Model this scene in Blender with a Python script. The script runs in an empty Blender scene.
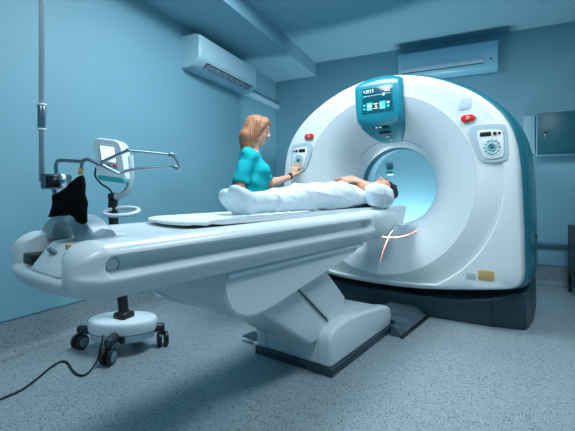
import bpy, bmesh, math, random
import numpy as np
from mathutils import Vector, Matrix, noise
random.seed(7)
PI = math.pi
COL = bpy.context.scene.collection
R = math.radians

# ------------------------------------------------------------------ frames
# room frame: x along the back wall, y towards it. The scanner stands turned in the room.
SC_LOC = Vector((-0.626, 3.086, 0)); SC_ANG = R(-11.4)
SCM = Matrix.Translation(SC_LOC) @ Matrix.Rotation(SC_ANG, 4, 'Z')
BASE = {}

# ------------------------------------------------------------------ materials
def mat(name, col, rough=0.5, metal=0.0, spec=0.5, bump=0.0, bscale=60.0, emit=0.0, emitcol=None,
        alpha=1.0, coat=0.0, var=0.0, vscale=4.0, sss=0.0):
    m = bpy.data.materials.new(name); m.use_nodes = True
    nt = m.node_tree; b = nt.nodes['Principled BSDF']
    b.inputs['Base Color'].default_value = (*col, 1)
    b.inputs['Roughness'].default_value = rough
    b.inputs['Metallic'].default_value = metal
    b.inputs['Specular IOR Level'].default_value = spec
    if coat: b.inputs['Coat Weight'].default_value = coat; b.inputs['Coat Roughness'].default_value = 0.12
    if emit:
        b.inputs['Emission Color'].default_value = (*(emitcol or col), 1)
        b.inputs['Emission Strength'].default_value = emit
    if sss:
        b.inputs['Subsurface Weight'].default_value = sss
        b.inputs['Subsurface Radius'].default_value = (0.01, 0.004, 0.002)
    tc = nt.nodes.new('ShaderNodeTexCoord')
    if bump:
        n = nt.nodes.new('ShaderNodeTexNoise'); n.inputs['Scale'].default_value = bscale
        n.inputs['Detail'].default_value = 4
        bp = nt.nodes.new('ShaderNodeBump'); bp.inputs['Strength'].default_value = bump
        bp.inputs['Distance'].default_value = 0.01
        nt.links.new(tc.outputs['Object'], n.inputs['Vector'])
        nt.links.new(n.outputs['Fac'], bp.inputs['Height'])
        nt.links.new(bp.outputs['Normal'], b.inputs['Normal'])
    if var:
        n2 = nt.nodes.new('ShaderNodeTexNoise'); n2.inputs['Scale'].default_value = vscale
        n2.inputs['Detail'].default_value = 5
        mx = nt.nodes.new('ShaderNodeMix'); mx.data_type = 'RGBA'
        mx.inputs[6].default_value = (*[c * (1 - var) for c in col], 1)
        mx.inputs[7].default_value = (*[min(1, c * (1 + var)) for c in col], 1)
        nt.links.new(tc.outputs['Object'], n2.inputs['Vector'])
        nt.links.new(n2.outputs['Fac'], mx.inputs[0])
        nt.links.new(mx.outputs[2], b.inputs['Base Color'])
    return m

def floor_mat(name, base, dark, light, rough=0.32):
    m = mat(name, base, rough)
    nt = m.node_tree; b = nt.nodes['Principled BSDF']
    tc = nt.nodes.new('ShaderNodeTexCoord')
    def flecks(scale, thr, colour, prev, off):
        mp = nt.nodes.new('ShaderNodeMapping'); mp.inputs['Location'].default_value = (off, off * .7, 0)
        v = nt.nodes.new('ShaderNodeTexVoronoi'); v.inputs['Scale'].default_value = scale
        nt.links.new(tc.outputs['Object'], mp.inputs['Vector']); nt.links.new(mp.outputs['Vector'], v.inputs['Vector'])
        # only some cells hold a fleck
        sep = nt.nodes.new('ShaderNodeSeparateColor'); nt.links.new(v.outputs['Color'], sep.inputs['Color'])
        a = nt.nodes.new('ShaderNodeMath'); a.operation = 'LESS_THAN'; a.inputs[1].default_value = thr
        nt.links.new(v.outputs['Distance'], a.inputs[0])
        c = nt.nodes.new('ShaderNodeMath'); c.operation = 'LESS_THAN'; c.inputs[1].default_value = 0.45
        nt.links.new(sep.outputs[0], c.inputs[0])
        mu = nt.nodes.new('ShaderNodeMath'); mu.operation = 'MULTIPLY'
        nt.links.new(a.outputs[0], mu.inputs[0]); nt.links.new(c.outputs[0], mu.inputs[1])
        mx = nt.nodes.new('ShaderNodeMix'); mx.data_type = 'RGBA'
        nt.links.new(mu.outputs[0], mx.inputs[0])
        if isinstance(prev, tuple): mx.inputs[6].default_value = (*prev, 1)
        else: nt.links.new(prev, mx.inputs[6])
        mx.inputs[7].default_value = (*colour, 1)
        return mx.outputs[2]
    n = nt.nodes.new('ShaderNodeTexNoise'); n.inputs['Scale'].default_value = 1.3; n.inputs['Detail'].default_value = 6
    nt.links.new(tc.outputs['Object'], n.inputs['Vector'])
    m0 = nt.nodes.new('ShaderNodeMix'); m0.data_type = 'RGBA'
    m0.inputs[6].default_value = (*[c * .9 for c in base], 1); m0.inputs[7].default_value = (*[c * 1.08 for c in base], 1)
    nt.links.new(n.outputs['Fac'], m0.inputs[0])
    o = flecks(88, .34, dark, m0.outputs[2], 0.0)
    o = flecks(110, .32, light, o, 3.1)
    o = flecks(150, .36, tuple(c * .62 for c in base), o, 7.7)
    nt.links.new(o, b.inputs['Base Color'])
    return m

M = {}
M['wall'] = mat('wall paint', (.185, .405, .505), .55, bump=.05, bscale=180, var=.04, vscale=2)
M['ceil'] = mat('ceiling paint', (.24, .47, .58), .8, bump=.04, bscale=120)
M['floor'] = floor_mat('speckled vinyl', (.29, .36, .395), (.07, .10, .12), (.47, .55, .59))
M['cove'] = floor_mat('speckled vinyl skirting', (.215, .285, .325), (.07, .11, .13), (.32, .40, .45), .5)
M['trim'] = mat('dark trim', (.03, .12, .17), .5)
M['shell'] = mat('scanner white shell', (.80, .86, .88), .28, coat=.25, bump=.015, bscale=300)
M['dish'] = mat('scanner dish shell', (.66, .75, .79), .33, coat=.15)
M['table'] = mat('table cover plastic', (.66, .75, .79), .32, coat=.2)
M['tablegrey'] = mat('table grey plastic', (.50, .62, .68), .4)
M['teal'] = mat('teal shell', (.012, .17, .23), .3, coat=.4)
M['tealmid'] = mat('teal console', (.008, .24, .33), .3, coat=.3)
M['base'] = mat('dark base', (.02, .055, .075), .38)
M['black'] = mat('black plastic', (.008, .009, .011), .4)
M['blackcloth'] = mat('black cloth', (.004, .004, .005), .95, spec=.1, bump=.5, bscale=60)
M['rubber'] = mat('grey rubber', (.16, .24, .28), .6)
M['drkgrey'] = mat('charcoal plastic', (.018, .03, .038), .42)
M['white'] = mat('white plastic', (.74, .86, .90), .32)
M['chrome'] = mat('brushed chrome', (.34, .46, .52), .28, metal=1)
M['niche'] = mat('panel niche', (.48, .60, .66), .4)
M['archgrey'] = mat('arch grey plastic', (.26, .38, .44), .35)
M['rampgrey'] = mat('ramp grey', (.08, .13, .155), .3, bump=.4, bscale=12)
M['cradle'] = mat('cradle plastic', (.74, .82, .85), .6)
M['tongue'] = mat('dark teal console foot', (.008, .20, .27), .5)
M['pole'] = mat('painted pole', (.52, .66, .72), .4)
M['red'] = mat('red button', (.72, .02, .012), .25, coat=.5)
M['scrub'] = mat('teal scrub cotton', (.006, .40, .46), .85, spec=.2, bump=.12, bscale=90)
M['trouser'] = mat('teal trousers', (.006, .30, .36), .85, spec=.2)
M['skin'] = mat('skin', (.78, .43, .31), .5, spec=.35, sss=.05)
M['skin2'] = mat('patient skin', (.74, .37, .26), .5, spec=.35, sss=.05)
M['lip'] = mat('lip', (.55, .10, .09), .4)
M['gown'] = mat('white cotton', (.72, .83, .90), .85, spec=.2, bump=.15, bscale=70)
M['shoe'] = mat('white shoe cover', (.62, .75, .82), .6, bump=.1, bscale=120)
M['hairred'] = None
M['hairdark'] = mat('dark hair', (.008, .007, .009), .4, bump=.4, bscale=200)
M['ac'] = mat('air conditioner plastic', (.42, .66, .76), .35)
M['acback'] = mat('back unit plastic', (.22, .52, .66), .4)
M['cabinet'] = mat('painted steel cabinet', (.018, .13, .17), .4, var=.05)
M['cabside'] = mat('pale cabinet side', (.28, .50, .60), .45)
M['screenlit'] = mat('lit white screen', (.9, .95, .95), .2, emit=.75, emitcol=(.88, .97, 1))
M['screen'] = mat('console screen', (.004, .06, .09), .15, emit=.10, emitcol=(.02, .35, .5))
M['tilelit'] = mat('lit screen tile', (.03, .5, .65), .3, emit=.45, emitcol=(.03, .5, .68))
M['textlit'] = mat('lit screen text', (.7, .85, .85), .3, emit=.6, emitcol=(.7, .86, .88))
M['cyanbtn'] = mat('cyan button', (.06, .45, .50), .3)
M['amber'] = mat('amber label', (.62, .40, .16), .5)
M['badge'] = mat('pale badge', (.62, .76, .88), .35)
M['paleblue'] = mat('pale blue plastic', (.25, .55, .70), .4)
M['lamp'] = mat('lamp diffuser', (.9, .95, 1), .5, emit=3, emitcol=(.8, .94, 1))
M['yellow'] = mat('yellow tag', (.6, .42, .06), .5)
M['bore'] = mat('bore liner', (.30, .52, .62), .3, coat=.2)
def hair_mat():
    m = mat('auburn hair', (.27, .085, .035), .45, spec=.4)
    nt = m.node_tree; b = nt.nodes['Principled BSDF']
    tc = nt.nodes.new('ShaderNodeTexCoord'); mp = nt.nodes.new('ShaderNodeMapping')
    mp.inputs['Scale'].default_value = (90, 90, 5)
    n = nt.nodes.new('ShaderNodeTexNoise'); n.inputs['Scale'].default_value = 1; n.inputs['Detail'].default_value = 3
    nt.links.new(tc.outputs['Object'], mp.inputs['Vector']); nt.links.new(mp.outputs['Vector'], n.inputs['Vector'])
    r = nt.nodes.new('ShaderNodeValToRGB')
    r.color_ramp.elements[0].color = (.27, .105, .050, 1); r.color_ramp.elements[0].position = .35
    r.color_ramp.elements[1].color = (.52, .245, .130, 1); r.color_ramp.elements[1].position = .65
    nt.links.new(n.outputs['Fac'], r.inputs['Fac']); nt.links.new(r.outputs['Color'], b.inputs['Base Color'])
    bp = nt.nodes.new('ShaderNodeBump'); bp.inputs['Strength'].default_value = .5; bp.inputs['Distance'].default_value = .01
    nt.links.new(n.outputs['Fac'], bp.inputs['Height']); nt.links.new(bp.outputs['Normal'], b.inputs['Normal'])
    return m
M['hairred'] = hair_mat()

# ------------------------------------------------------------------ object helpers
def empty(name, label, cat, base=(0, 0, 0), frame='room', group=None, rot=0.0):
    o = bpy.data.objects.new(name, None); COL.objects.link(o)
    o.empty_display_size = .1
    mtx = (SCM if frame == 'scan' else Matrix.Identity(4)) @ Matrix.Translation(Vector(base)) @ Matrix.Rotation(rot, 4, 'Z')
    o.matrix_world = mtx
    BASE[o.name] = Vector(base)
    o['label'] = label; o['category'] = cat
    if group: o['group'] = group
    return o

def link(name, me, m, parent=None, base=None, smooth=True, label=None, auto=None):
    """mesh coordinates are given in the parent's frame before its base is taken off"""
    o = bpy.data.objects.new(name, me); COL.objects.link(o)
    if parent is not None:
        b = BASE[parent.name] if base is None else Vector(base)
        me.transform(Matrix.Translation(-b))
        BASE[o.name] = b
        o.parent = parent
    if m is not None: me.materials.append(m)
    if smooth:
        for p in me.polygons: p.use_smooth = True
        if auto is not None:
            me.set_sharp_from_angle(angle=R(auto))
    if label: o['label'] = label
    return o

def tag(o, label, cat, group=None):
    o['label'] = label; o['category'] = cat
    if group: o['group'] = group
    return o

def struct(o): o['kind'] = 'structure'; return o

def mesh(verts, faces, name='m'):
    me = bpy.data.meshes.new(name)
    me.from_pydata([tuple(v) for v in verts], [], faces)
    me.update()
    bm = bmesh.new(); bm.from_mesh(me)
    bmesh.ops.remove_doubles(bm, verts=bm.verts, dist=1e-6)
    bmesh.ops.recalc_face_normals(bm, faces=bm.faces)
    bm.to_mesh(me); bm.free()
    return me

class MB:
    """collects shapes for ONE mesh"""
    def __init__(s): s.v = []; s.f = []
    def add(s, v, f):
        n = len(s.v); s.v += [Vector(p) for p in v]; s.f += [tuple(i + n for i in q) for q in f]; return s
    def box(s, lo, hi, bev=0.0, seg=2, mtx=None):
        bm = bmesh.new(); bmesh.ops.create_cube(bm, size=1)
        c = [(a + b) / 2 for a, b in zip(lo, hi)]; d = [b - a for a, b in zip(lo, hi)]
        for v in bm.verts: v.co = Vector((v.co.x * d[0] + c[0], v.co.y * d[1] + c[1], v.co.z * d[2] + c[2]))
        if bev: bmesh.ops.bevel(bm, geom=bm.edges[:], offset=min(bev, min(d) * .49), segments=seg, affect='EDGES', profile=.5)
        return s._bm(bm, mtx)
    def _bm(s, bm, mtx=None):
        bm.verts.index_update()
        v = [(mtx @ q.co) if mtx else q.co.copy() for q in bm.verts]
        f = [tuple(x.index for x in p.verts) for p in bm.faces]
        bm.free(); return s.add(v, f)
    def cyl(s, a, b, r, r2=None, n=24, cap=True, bev=0.0):
        a = Vector(a); b = Vector(b); r2 = r if r2 is None else r2
        if bev: return s.tube([a, a.lerp(b, .0001), b.lerp(a, .0001), b], [r - bev, r, r2, r2 - bev], n, spline=False) if False else s._cylbev(a, b, r, r2, n, bev)
        return s.tube([a, b], [r, r2], n, spline=False, cap=cap)
    def _cylbev(s, a, b, r, r2, n, bev):
        d = (b - a).normalized(); rings = [(a, r - bev), (a + d * bev * .4, r - bev * .3), (a + d * bev, r), (b - d * bev, r2), (b - d * bev * .4, r2 - bev * .3), (b, r2 - bev)]
        return s.rings(rings, d, n)
    def rings(s, rings, d, n):
        u = d.orthogonal().normalized(); w = d.cross(u); v = []; f = []
        for p, r in rings:
            for i in range(n):
                t = 2 * PI * i / n; v.append(p + u * (r * math.cos(t)) + w * (r * math.sin(t)))
        m = len(rings)
        for k in range(m - 1):
            for i in range(n):
                j = (i + 1) % n; f.append((k * n + i, k * n + j, (k + 1) * n + j, (k + 1) * n + i))
        f.append(tuple(range(n))[::-1]); f.append(tuple((m - 1) * n + i for i in range(n)))
        return s.add(v, f)
    def tube(s, pts, r, n=12, spline=True, sub=6, closed=False, cap=True):
        pts = [Vector(p) for p in pts]
        if not hasattr(r, '__len__'): r = [r] * len(pts)
        if spline and len(pts) > 2:
            P = []; Q = []; N = len(pts)
            rng = range(N if closed else N - 1)
            for i in rng:
                p0 = pts[(i - 1) % N] if (closed or i > 0) else pts[0]; p1 = pts[i]; p2 = pts[(i + 1) % N]
                p3 = pts[(i + 2) % N] if (closed or i + 2 < N) else pts[-1]
                for k in range(sub):
                    t = k / sub
                    P.append(.5 * ((2 * p1) + (p2 - p0) * t + (2 * p0 - 5 * p1 + 4 * p2 - p3) * t * t + (-p0 + 3 * p1 - 3 * p2 + p3) * t ** 3))
                    Q.append(r[i] * (1 - t) + r[(i + 1) % N] * t)
            if not closed: P.append(pts[-1]); Q.append(r[-1])
            pts, r = P, Q
        m = len(pts); v = []; f = []; up = None
        for k in range(m):
            if closed: d = (pts[(k + 1) % m] - pts[k - 1]).normalized()
            else: d = (pts[min(k + 1, m - 1)] - pts[max(k - 1, 0)]).normalized()
            if up is None: up = d.orthogonal().normalized()
            up = (up - d * up.dot(d)).normalized(); w = d.cross(up)
            for i in range(n):
                t = 2 * PI * i / n; v.append(pts[k] + up * (r[k] * math.cos(t)) + w * (r[k] * math.sin(t)))
        for k in range(m if closed else m - 1):
            for i in range(n):
                j = (i + 1) % n; a = k * n; b = ((k + 1) % m) * n
                f.append((a + i, a + j, b + j, b + i))
        if cap and not closed: f.append(tuple(range(n))[::-1]); f.append(tuple((m - 1) * n + i for i in range(n)))
        return s.add(v, f)
    def loft(s, secs, cap=True, closed=True):
        n = len(secs[0]); v = [Vector(p) for q in secs for p in q]; f = []
        for k in range(len(secs) - 1):
            for i in range(n if closed else n - 1):
                j = (i + 1) % n; f.append((k * n + i, k * n + j, (k + 1) * n + j, (k + 1) * n + i))
        if cap: f.append(tuple(range(n))[::-1]); f.append(tuple((len(secs) - 1) * n + i for i in range(n)))
        return s.add(v, f)
    def ell(s, c, r, seg=20, mtx=None):
        bm = bmesh.new(); bmesh.ops.create_uvsphere(bm, u_segments=seg, v_segments=max(8, seg // 2), radius=1)
        mm = Matrix.Translation(Vector(c)) @ (mtx or Matrix.Identity(4)) @ Matrix.Diagonal((*r, 1))
        return s._bm(bm, mm)
    def prism(s, poly, a, b, axis='y', bev=0.0, seg=3):
        """poly in the two other axes, extruded from a to b"""
        def P(u, w, t): return {'y': (u, t, w), 'x': (t, u, w), 'z': (u, w, t)}[axis]
        bm = bmesh.new()
        lo = [bm.verts.new(P(u, w, a)) for u, w in poly]; hi = [bm.verts.new(P(u, w, b)) for u, w in poly]
        bm.faces.new(lo[::-1]); bm.faces.new(hi); n = len(poly)
        for i in range(n): bm.faces.new((lo[i], lo[(i + 1) % n], hi[(i + 1) % n], hi[i]))
        bmesh.ops.recalc_face_normals(bm, faces=bm.faces)
        if bev: bmesh.ops.bevel(bm, geom=bm.edges[:], offset=bev, segments=seg, affect='EDGES', profile=.5, clamp_overlap=True)
        return s._bm(bm)
    def build(s, name, m, parent=None, **k):
        return link(name, mesh(s.v, s.f, name), m, parent, **k)

# ------------------------------------------------------------------ signed distance modelling for bodies, cloth and hair
class SDF:
    def __init__(s, lo, hi, h):
        s.lo = np.array(lo, float); s.h = h
        s.n = np.ceil((np.array(hi) - s.lo) / h).astype(int) + 1
        s.D = np.full(s.n, .06, np.float32)
    def _sl(s, lo, hi, pad):
        i0 = np.clip(np.floor((np.array(lo) - pad - s.lo) / s.h).astype(int), 0, s.n - 1)
        i1 = np.clip(np.ceil((np.array(hi) + pad - s.lo) / s.h).astype(int) + 1, 1, s.n)
        sl = tuple(slice(a, b) for a, b in zip(i0, i1))
        ax = [s.lo[k] + s.h * np.arange(i0[k], i1[k]) for k in range(3)]
        X, Y, Z = np.meshgrid(*ax, indexing='ij'); return sl, X, Y, Z
    def _mix(s, sl, d, k, op='u'):
        a = s.D[sl]
        if op == 'u':
            if k > 0:
                hh = np.clip(.5 + .5 * (a - d) / k, 0, 1); s.D[sl] = a * (1 - hh) + d * hh - k * hh * (1 - hh)
            else: s.D[sl] = np.minimum(a, d)
        else:
            if k > 0:
                hh = np.clip(.5 - .5 * (a + d) / k, 0, 1); s.D[sl] = a * (1 - hh) - d * hh + k * hh * (1 - hh)
            else: s.D[sl] = np.maximum(a, -d)
    def cap(s, a, b, ra, rb=None, k=.02, sq=None, op='u'):
        """tapered capsule; sq = (axis vector, factor) flattens it"""
        rb = ra if rb is None else rb; a = np.array(a, float); b = np.array(b, float); m = max(ra, rb)
        sl, X, Y, Z = s._sl(np.minimum(a, b) - m, np.maximum(a, b) + m, .055)
        P = np.stack([X, Y, Z], -1) - a; ba = b - a; L2 = max(ba @ ba, 1e-9)
        t = np.clip(P @ ba / L2, 0, 1); q = P - t[..., None] * ba
        if sq is not None:
            ax = np.array(sq[0], float); ax /= np.linalg.norm(ax); c = q @ ax
            q = q + c[..., None] * ax * (1 / sq[1] - 1)
        d = np.sqrt((q ** 2).sum(-1)) - (ra + (rb - ra) * t)
        s._mix(sl, d, k, op); return s
    def chain(s, pts, rs, k=.02, sq=None):
        for i in range(len(pts) - 1): s.cap(pts[i], pts[i + 1], rs[i], rs[i + 1], k, sq)
        return s
    def ell(s, c, r, k=.02, rot=None, op='u'):
        c = np.array(c, float); r = np.array(r, float); m = r.max()
        sl, X, Y, Z = s._sl(c - m, c + m, .055)
        P = np.stack([X, Y, Z], -1) - c
        if rot is not None: P = P @ np.array(rot)
        k0 = np.sqrt(((P / r) ** 2).sum(-1)); k1 = np.sqrt(((P / r ** 2) ** 2).sum(-1)) + 1e-9
        d = k0 * (k0 - 1) / k1
        s._mix(sl, d, k, op); return s
    def box(s, lo, hi, r=.01, k=.01, op='u'):
        lo = np.array(lo, float); hi = np.array(hi, float)
        sl, X, Y, Z = s._sl(lo, hi, .055)
        q = np.abs(np.stack([X, Y, Z], -1) - (lo + hi) / 2) - (hi - lo) / 2 + r
        d = np.sqrt((np.maximum(q, 0) ** 2).sum(-1)) + np.minimum(q.max(-1), 0) - r
        s._mix(sl, d, k, op); return s
    def grid(s):
        ax = [s.lo[k] + s.h * np.arange(s.n[k]) for k in range(3)]
        return np.meshgrid(*ax, indexing='ij')
    def disp(s, fn):
        X, Y, Z = s.grid(); s.D += fn(X, Y, Z).astype(np.float32); return s
    def plane(s, p, nrm, k=0.0):
        """keep the side the normal points away from"""
        X, Y, Z = s.grid(); n = np.array(nrm, float); n /= np.linalg.norm(n)
        d = (X - p[0]) * n[0] + (Y - p[1]) * n[1] + (Z - p[2]) * n[2]
        s.D = np.maximum(s.D, d.astype(np.float32)); return s
    def mesh(s, name='sdf'):
        D = s.D; D = np.pad(D, 1, constant_values=.06); lo = s.lo - s.h
        I = D < 0; n = np.array(D.shape) - 1
        c = np.zeros(n, int)
        for dx in (0, 1):
            for dy in (0, 1):
                for dz in (0, 1): c += I[dx:n[0] + dx, dy:n[1] + dy, dz:n[2] + dz]
        act = (c > 0) & (c < 8); idx = -np.ones(n, int); cells = np.argwhere(act); idx[act] = np.arange(len(cells))
        acc = np.zeros((len(cells), 3)); cnt = np.zeros(len(cells))
        cor = [(dx, dy, dz) for dx in (0, 1) for dy in (0, 1) for dz in (0, 1)]
        for a in cor:
            for b in cor:
                if sum(abs(p - q) for p, q in zip(a, b)) != 1 or a > b: continue
                da = D[cells[:, 0] + a[0], cells[:, 1] + a[1], cells[:, 2] + a[2]]
                db = D[cells[:, 0] + b[0], cells[:, 1] + b[1], cells[:, 2] + b[2]]
                w = (da < 0) != (db < 0)
                t = np.where(w, da / np.where(da == db, 1, da - db), 0)
                p = np.array(a) + t[:, None] * (np.array(b) - np.array(a))
                acc[w] += p[w]; cnt[w] += 1
        V = (cells + acc / cnt[:, None]) * s.h + lo
        F = []
        for ax in range(3):
            o1, o2 = (ax + 1) % 3, (ax + 2) % 3
            sh = [slice(None)] * 3; sh2 = [slice(None)] * 3; sh[ax] = slice(0, -1); sh2[ax] = slice(1, None)
            A = I[tuple(sh)]; B = I[tuple(sh2)]
            for e, flip in ((A & ~B, False), (~A & B, True)):
                E = np.argwhere(e); E = E[(E[:, o1] > 0) & (E[:, o2] > 0) & (E[:, o1] < n[o1]) & (E[:, o2] < n[o2])]
                q = []
                for u, w in ((0, 0), (1, 0), (1, 1), (0, 1)):
                    c_ = E.copy(); c_[:, o1] -= 1 - u; c_[:, o2] -= 1 - w
                    q.append(idx[c_[:, 0], c_[:, 1], c_[:, 2]])
                q = np.stack(q, 1)
                if flip: q = q[:, ::-1]
                F.append(q)
        F = np.concatenate(F)
        me = bpy.data.meshes.new(name)
        me.vertices.add(len(V)); me.vertices.foreach_set('co', V.ravel())
        me.loops.add(F.size); me.loops.foreach_set('vertex_index', F.ravel())
        me.polygons.add(len(F)); me.polygons.foreach_set('loop_start', np.arange(len(F)) * 4)
        me.polygons.foreach_set('loop_total', np.full(len(F), 4))
        me.update(); me.validate()
        return me
    def build(s, name, m, parent=None, **k):
        return link(name, s.mesh(name), m, parent, **k)

def circle(cx, cy, r, n): return [(cx + r * math.cos(2 * PI * i / n), cy + r * math.sin(2 * PI * i / n)) for i in range(n)]
def rrect(x0, y0, x1, y1, r, n=5):
    o = []
    for cx, cy, a in ((x1 - r, y0 + r, -90), (x1 - r, y1 - r, 0), (x0 + r, y1 - r, 90), (x0 + r, y0 + r, 180)):
        for i in range(n + 1):
            t = R(a + 90 * i / n); o.append((cx + r * math.cos(t), cy + r * math.sin(t)))
    return o
# ================================================================== THE ROOM
XL, XR, YB, YF = -2.42, 3.0, 4.77, -2.4
Z1, Z2 = 2.57, 2.75          # lowered ceiling along the left wall, ceiling
CV = .20                      # height of the vinyl skirting
struct(MB().box((XL - .1, YF - .1, -.1), (XR + .1, YB + .1, 0)).build('floor', M['floor'], smooth=False))
struct(MB().box((XL - .12, YF - .1, 0), (XL, YB + .12, Z2 + .1)).build('wall_left', M['wall'], smooth=False))
struct(MB().box((XL, YB, 0), (XR + .12, YB + .12, Z2 + .1)).build('wall_back', M['wall'], smooth=False))
struct(MB().box((XR, YF - .1, 0), (XR + .12, YB, Z2 + .1)).build('wall_right', M['wall'], smooth=False))
struct(MB().box((XL, YF - .12, 0), (XR, YF, Z2 + .1)).build('wall_front', M['wall'], smooth=False))
struct(MB().box((XL, YF, Z2), (XR, YB, Z2 + .1)).build('ceiling', M['ceil'], smooth=False))
struct(MB().box((XL, YF, Z1), (XL + .61, YB, Z2)).build('trim_1', M['ceil'], smooth=False))
def cove(pts):
    """vinyl turned up the wall with a small radius at the floor; profile (out, up)"""
    return [(0.0, 0), (.075, 0), (.06, .003), (.035, .012), (.02, .03), (.012, .06), (.010, CV - .002), (.006, CV), (0, CV)]
pr = cove(None)
mb = MB(); mb.loft([[(XL + a, y, z) for a, z in pr] for y in (YF, YB)]); struct(mb.build('baseboard_left', M['cove'], auto=50))
mb = MB(); mb.loft([[(x, YB - a, z) for a, z in pr] for x in (XL, XR)]); struct(mb.build('baseboard_back', M['cove'], auto=50))
struct(MB().box((XL, YF, CV), (XL + .008, YB, CV + .007)).build('trim_3', M['trim'], smooth=False))
struct(MB().box((XL, YB - .008, CV), (XR, YB, CV + .007)).build('trim_4', M['trim'], smooth=False))
struct(MB().box((-1.2, YB - .03, .385), (XR, YB, .435), .006).build('trim_2', M['trim']))

# ---- air conditioner on the left wall
def air_con_left():
    y0, y1, z0, z1 = 2.80, 3.86, 2.155, 2.46
    t = empty('air_conditioner', 'white split air conditioner high on the left wall above the technician', 'air conditioner', (XL, (y0 + y1) / 2, z0))
    prof = [(0, z1), (.16, z1), (.20, z1 - .015), (.215, z1 - .05), (.215, z0 + .10), (.205, z0 + .065), (.13, z0 + .012), (.10, z0), (0, z0)]
    mb = MB(); secs = []
    for y, k in ((y0, .93), (y0 + .012, .985), (y0 + .03, 1), (y1 - .03, 1), (y1 - .012, .985), (y1, .93)):
        zc = (z0 + z1) / 2
        secs.append([(XL + a * k, y, zc + (z - zc) * (k * .5 + .5)) for a, z in prof])
    mb.loft(secs); mb.build('body', M['ac'], t, auto=40)
    # dark air outlet in the lower slope with louvres
    d = Vector((.205 - .13, 0, .065 - .012)); nrm = Vector((.053, 0, -.075)).normalized()
    p0 = Vector((XL + .145, 0, z0 + .0225)); 
    mb = MB(); a = p0 + nrm * .001; b = p0 + d * .72 + nrm * .001
    ya, yb = y0 + .13, y1 - .09
    mb.add([a + Vector((0, ya, 0)), a + Vector((0, yb, 0)), b + Vector((0, yb, 0)), b + Vector((0, ya, 0)),
            a + Vector((0, ya, 0)) + nrm * .004, a + Vector((0, yb, 0)) + nrm * .004, b + Vector((0, yb, 0)) + nrm * .004, b + Vector((0, ya, 0)) + nrm * .004],
           [(0, 1, 2, 3), (4, 5, 6, 7), (0, 1, 5, 4), (1, 2, 6, 5), (2, 3, 7, 6), (3, 0, 4, 7)])
    mb.build('air_outlet', M['black'], t, smooth=False)
    for k in (.22, .5, .78):
        mb = MB(); c = a.lerp(b, k)
        mb.box((c.x - .004, ya + .01, c.z - .012), (c.x + .006, yb - .01, c.z - .006), .002); mb.build('louvre', M['ac'], t)
    for i in range(7):
        y = ya + .08 + i * (yb - ya - .16) / 6; MB().box((a.x, y - .003, a.z - .008), (b.x, y + .003, b.z - .004)).build('vane', M['rubber'], t)
    mb = MB(); mb.box((XL + .214, (y0 + y1) / 2 + .22, z1 - .10), (XL + .218, (y0 + y1) / 2 + .30, z1 - .085), .001); mb.build('badge', M['badge'], t)
    return t
air_con_left()
tag(MB().box((XL - .004, 3.88, 2.175), (XL + .06, YB, 2.235), .006).build('pipe_cover', M['ac']), 'long pale pipe cover on the left wall running from the air conditioner to the corner', 'pipe cover')
# ---- second unit high on the back wall
def air_con_back():
    x0, x1, z0, z1 = -.70, .34, 2.325, 2.62
    t = empty('air_conditioner', 'wide bluish air conditioner high on the back wall above the scanner', 'air conditioner', ((x0 + x1) / 2, YB, z0))
    prof = [(0, z1), (.17, z1), (.195, z1 - .02), (.20, z1 - .05), (.20, z0 + .055), (.19, z0 + .03), (.15, z0 + .004), (.12, z0), (-.004, z0)]
    prof[0] = (-.004, z1)
    mb = MB(); secs = []
    for x, k in ((x0, .95), (x0 + .01, 1), (x1 - .01, 1), (x1, .95)): secs.append([(x, YB - a * k, z) for a, z in prof])
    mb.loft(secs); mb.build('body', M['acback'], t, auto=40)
    MB().box((x0 + .05, YB - .207, z0 + .060), (x1 - .14, YB - .199, z0 + .105), .003).build('louvre', M['ac'], t)
    MB().box((x0 + .05, YB - .205, z0 + .050), (x1 - .14, YB - .199, z0 + .057), .001).build('slot', M['black'], t)
    MB().cyl((x1 - .07, YB - .199, z0 + .09), (x1 - .07, YB - .204, z0 + .09), .012, n=16).build('emblem', M['trim'], t)
air_con_back()
# ---- steel cabinet on the back wall
def wall_cabinet():
    x0, x1, z0, z1, d = .70, 1.07, 1.365, 1.80, .14
    t = empty('wall_cabinet', 'square teal steel cabinet with a small lock on the back wall right of the scanner', 'cabinet', ((x0 + x1) / 2, YB, z0))
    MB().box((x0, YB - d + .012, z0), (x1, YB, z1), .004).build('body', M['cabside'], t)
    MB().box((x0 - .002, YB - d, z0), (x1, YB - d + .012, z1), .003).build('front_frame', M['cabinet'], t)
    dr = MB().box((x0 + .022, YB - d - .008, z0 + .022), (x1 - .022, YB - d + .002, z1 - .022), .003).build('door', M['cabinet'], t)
    mb = MB(); mb.box((x0 + .05, YB - d - .016, z0 + .215), (x0 + .078, YB - d - .007, z0 + .238), .003); mb.build('lock', M['black'], dr)
    mb = MB(); mb.box((x0 + .060, YB - d - .014, z0 + .17), (x0 + .067, YB - d - .007, z0 + .212), .002); mb.build('key', M['chrome'], dr)
wall_cabinet()
tag(MB().box((.585, YB - .05, 1.39), (.690, YB, 1.80), .004).build('wall_box', M['cabside']), 'narrow pale box on the back wall beside the steel cabinet, half hidden by the scanner', 'box')
tag(MB().box((XL + .02, 4.34, 0), (XL + .62, YB - .02, 1.02), .008).build('low_cabinet', M['cabinet']), 'low dark teal cabinet in the corner behind the technician', 'cabinet')
cab = bpy.data.objects['low_cabinet']; BASE[cab.name] = Vector((0, 0, 0))
MB().box((XL + .01, 4.32, 1.02), (XL + .63, YB - .02, 1.045), .004).build('worktop', M['cabside'], cab)
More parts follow.
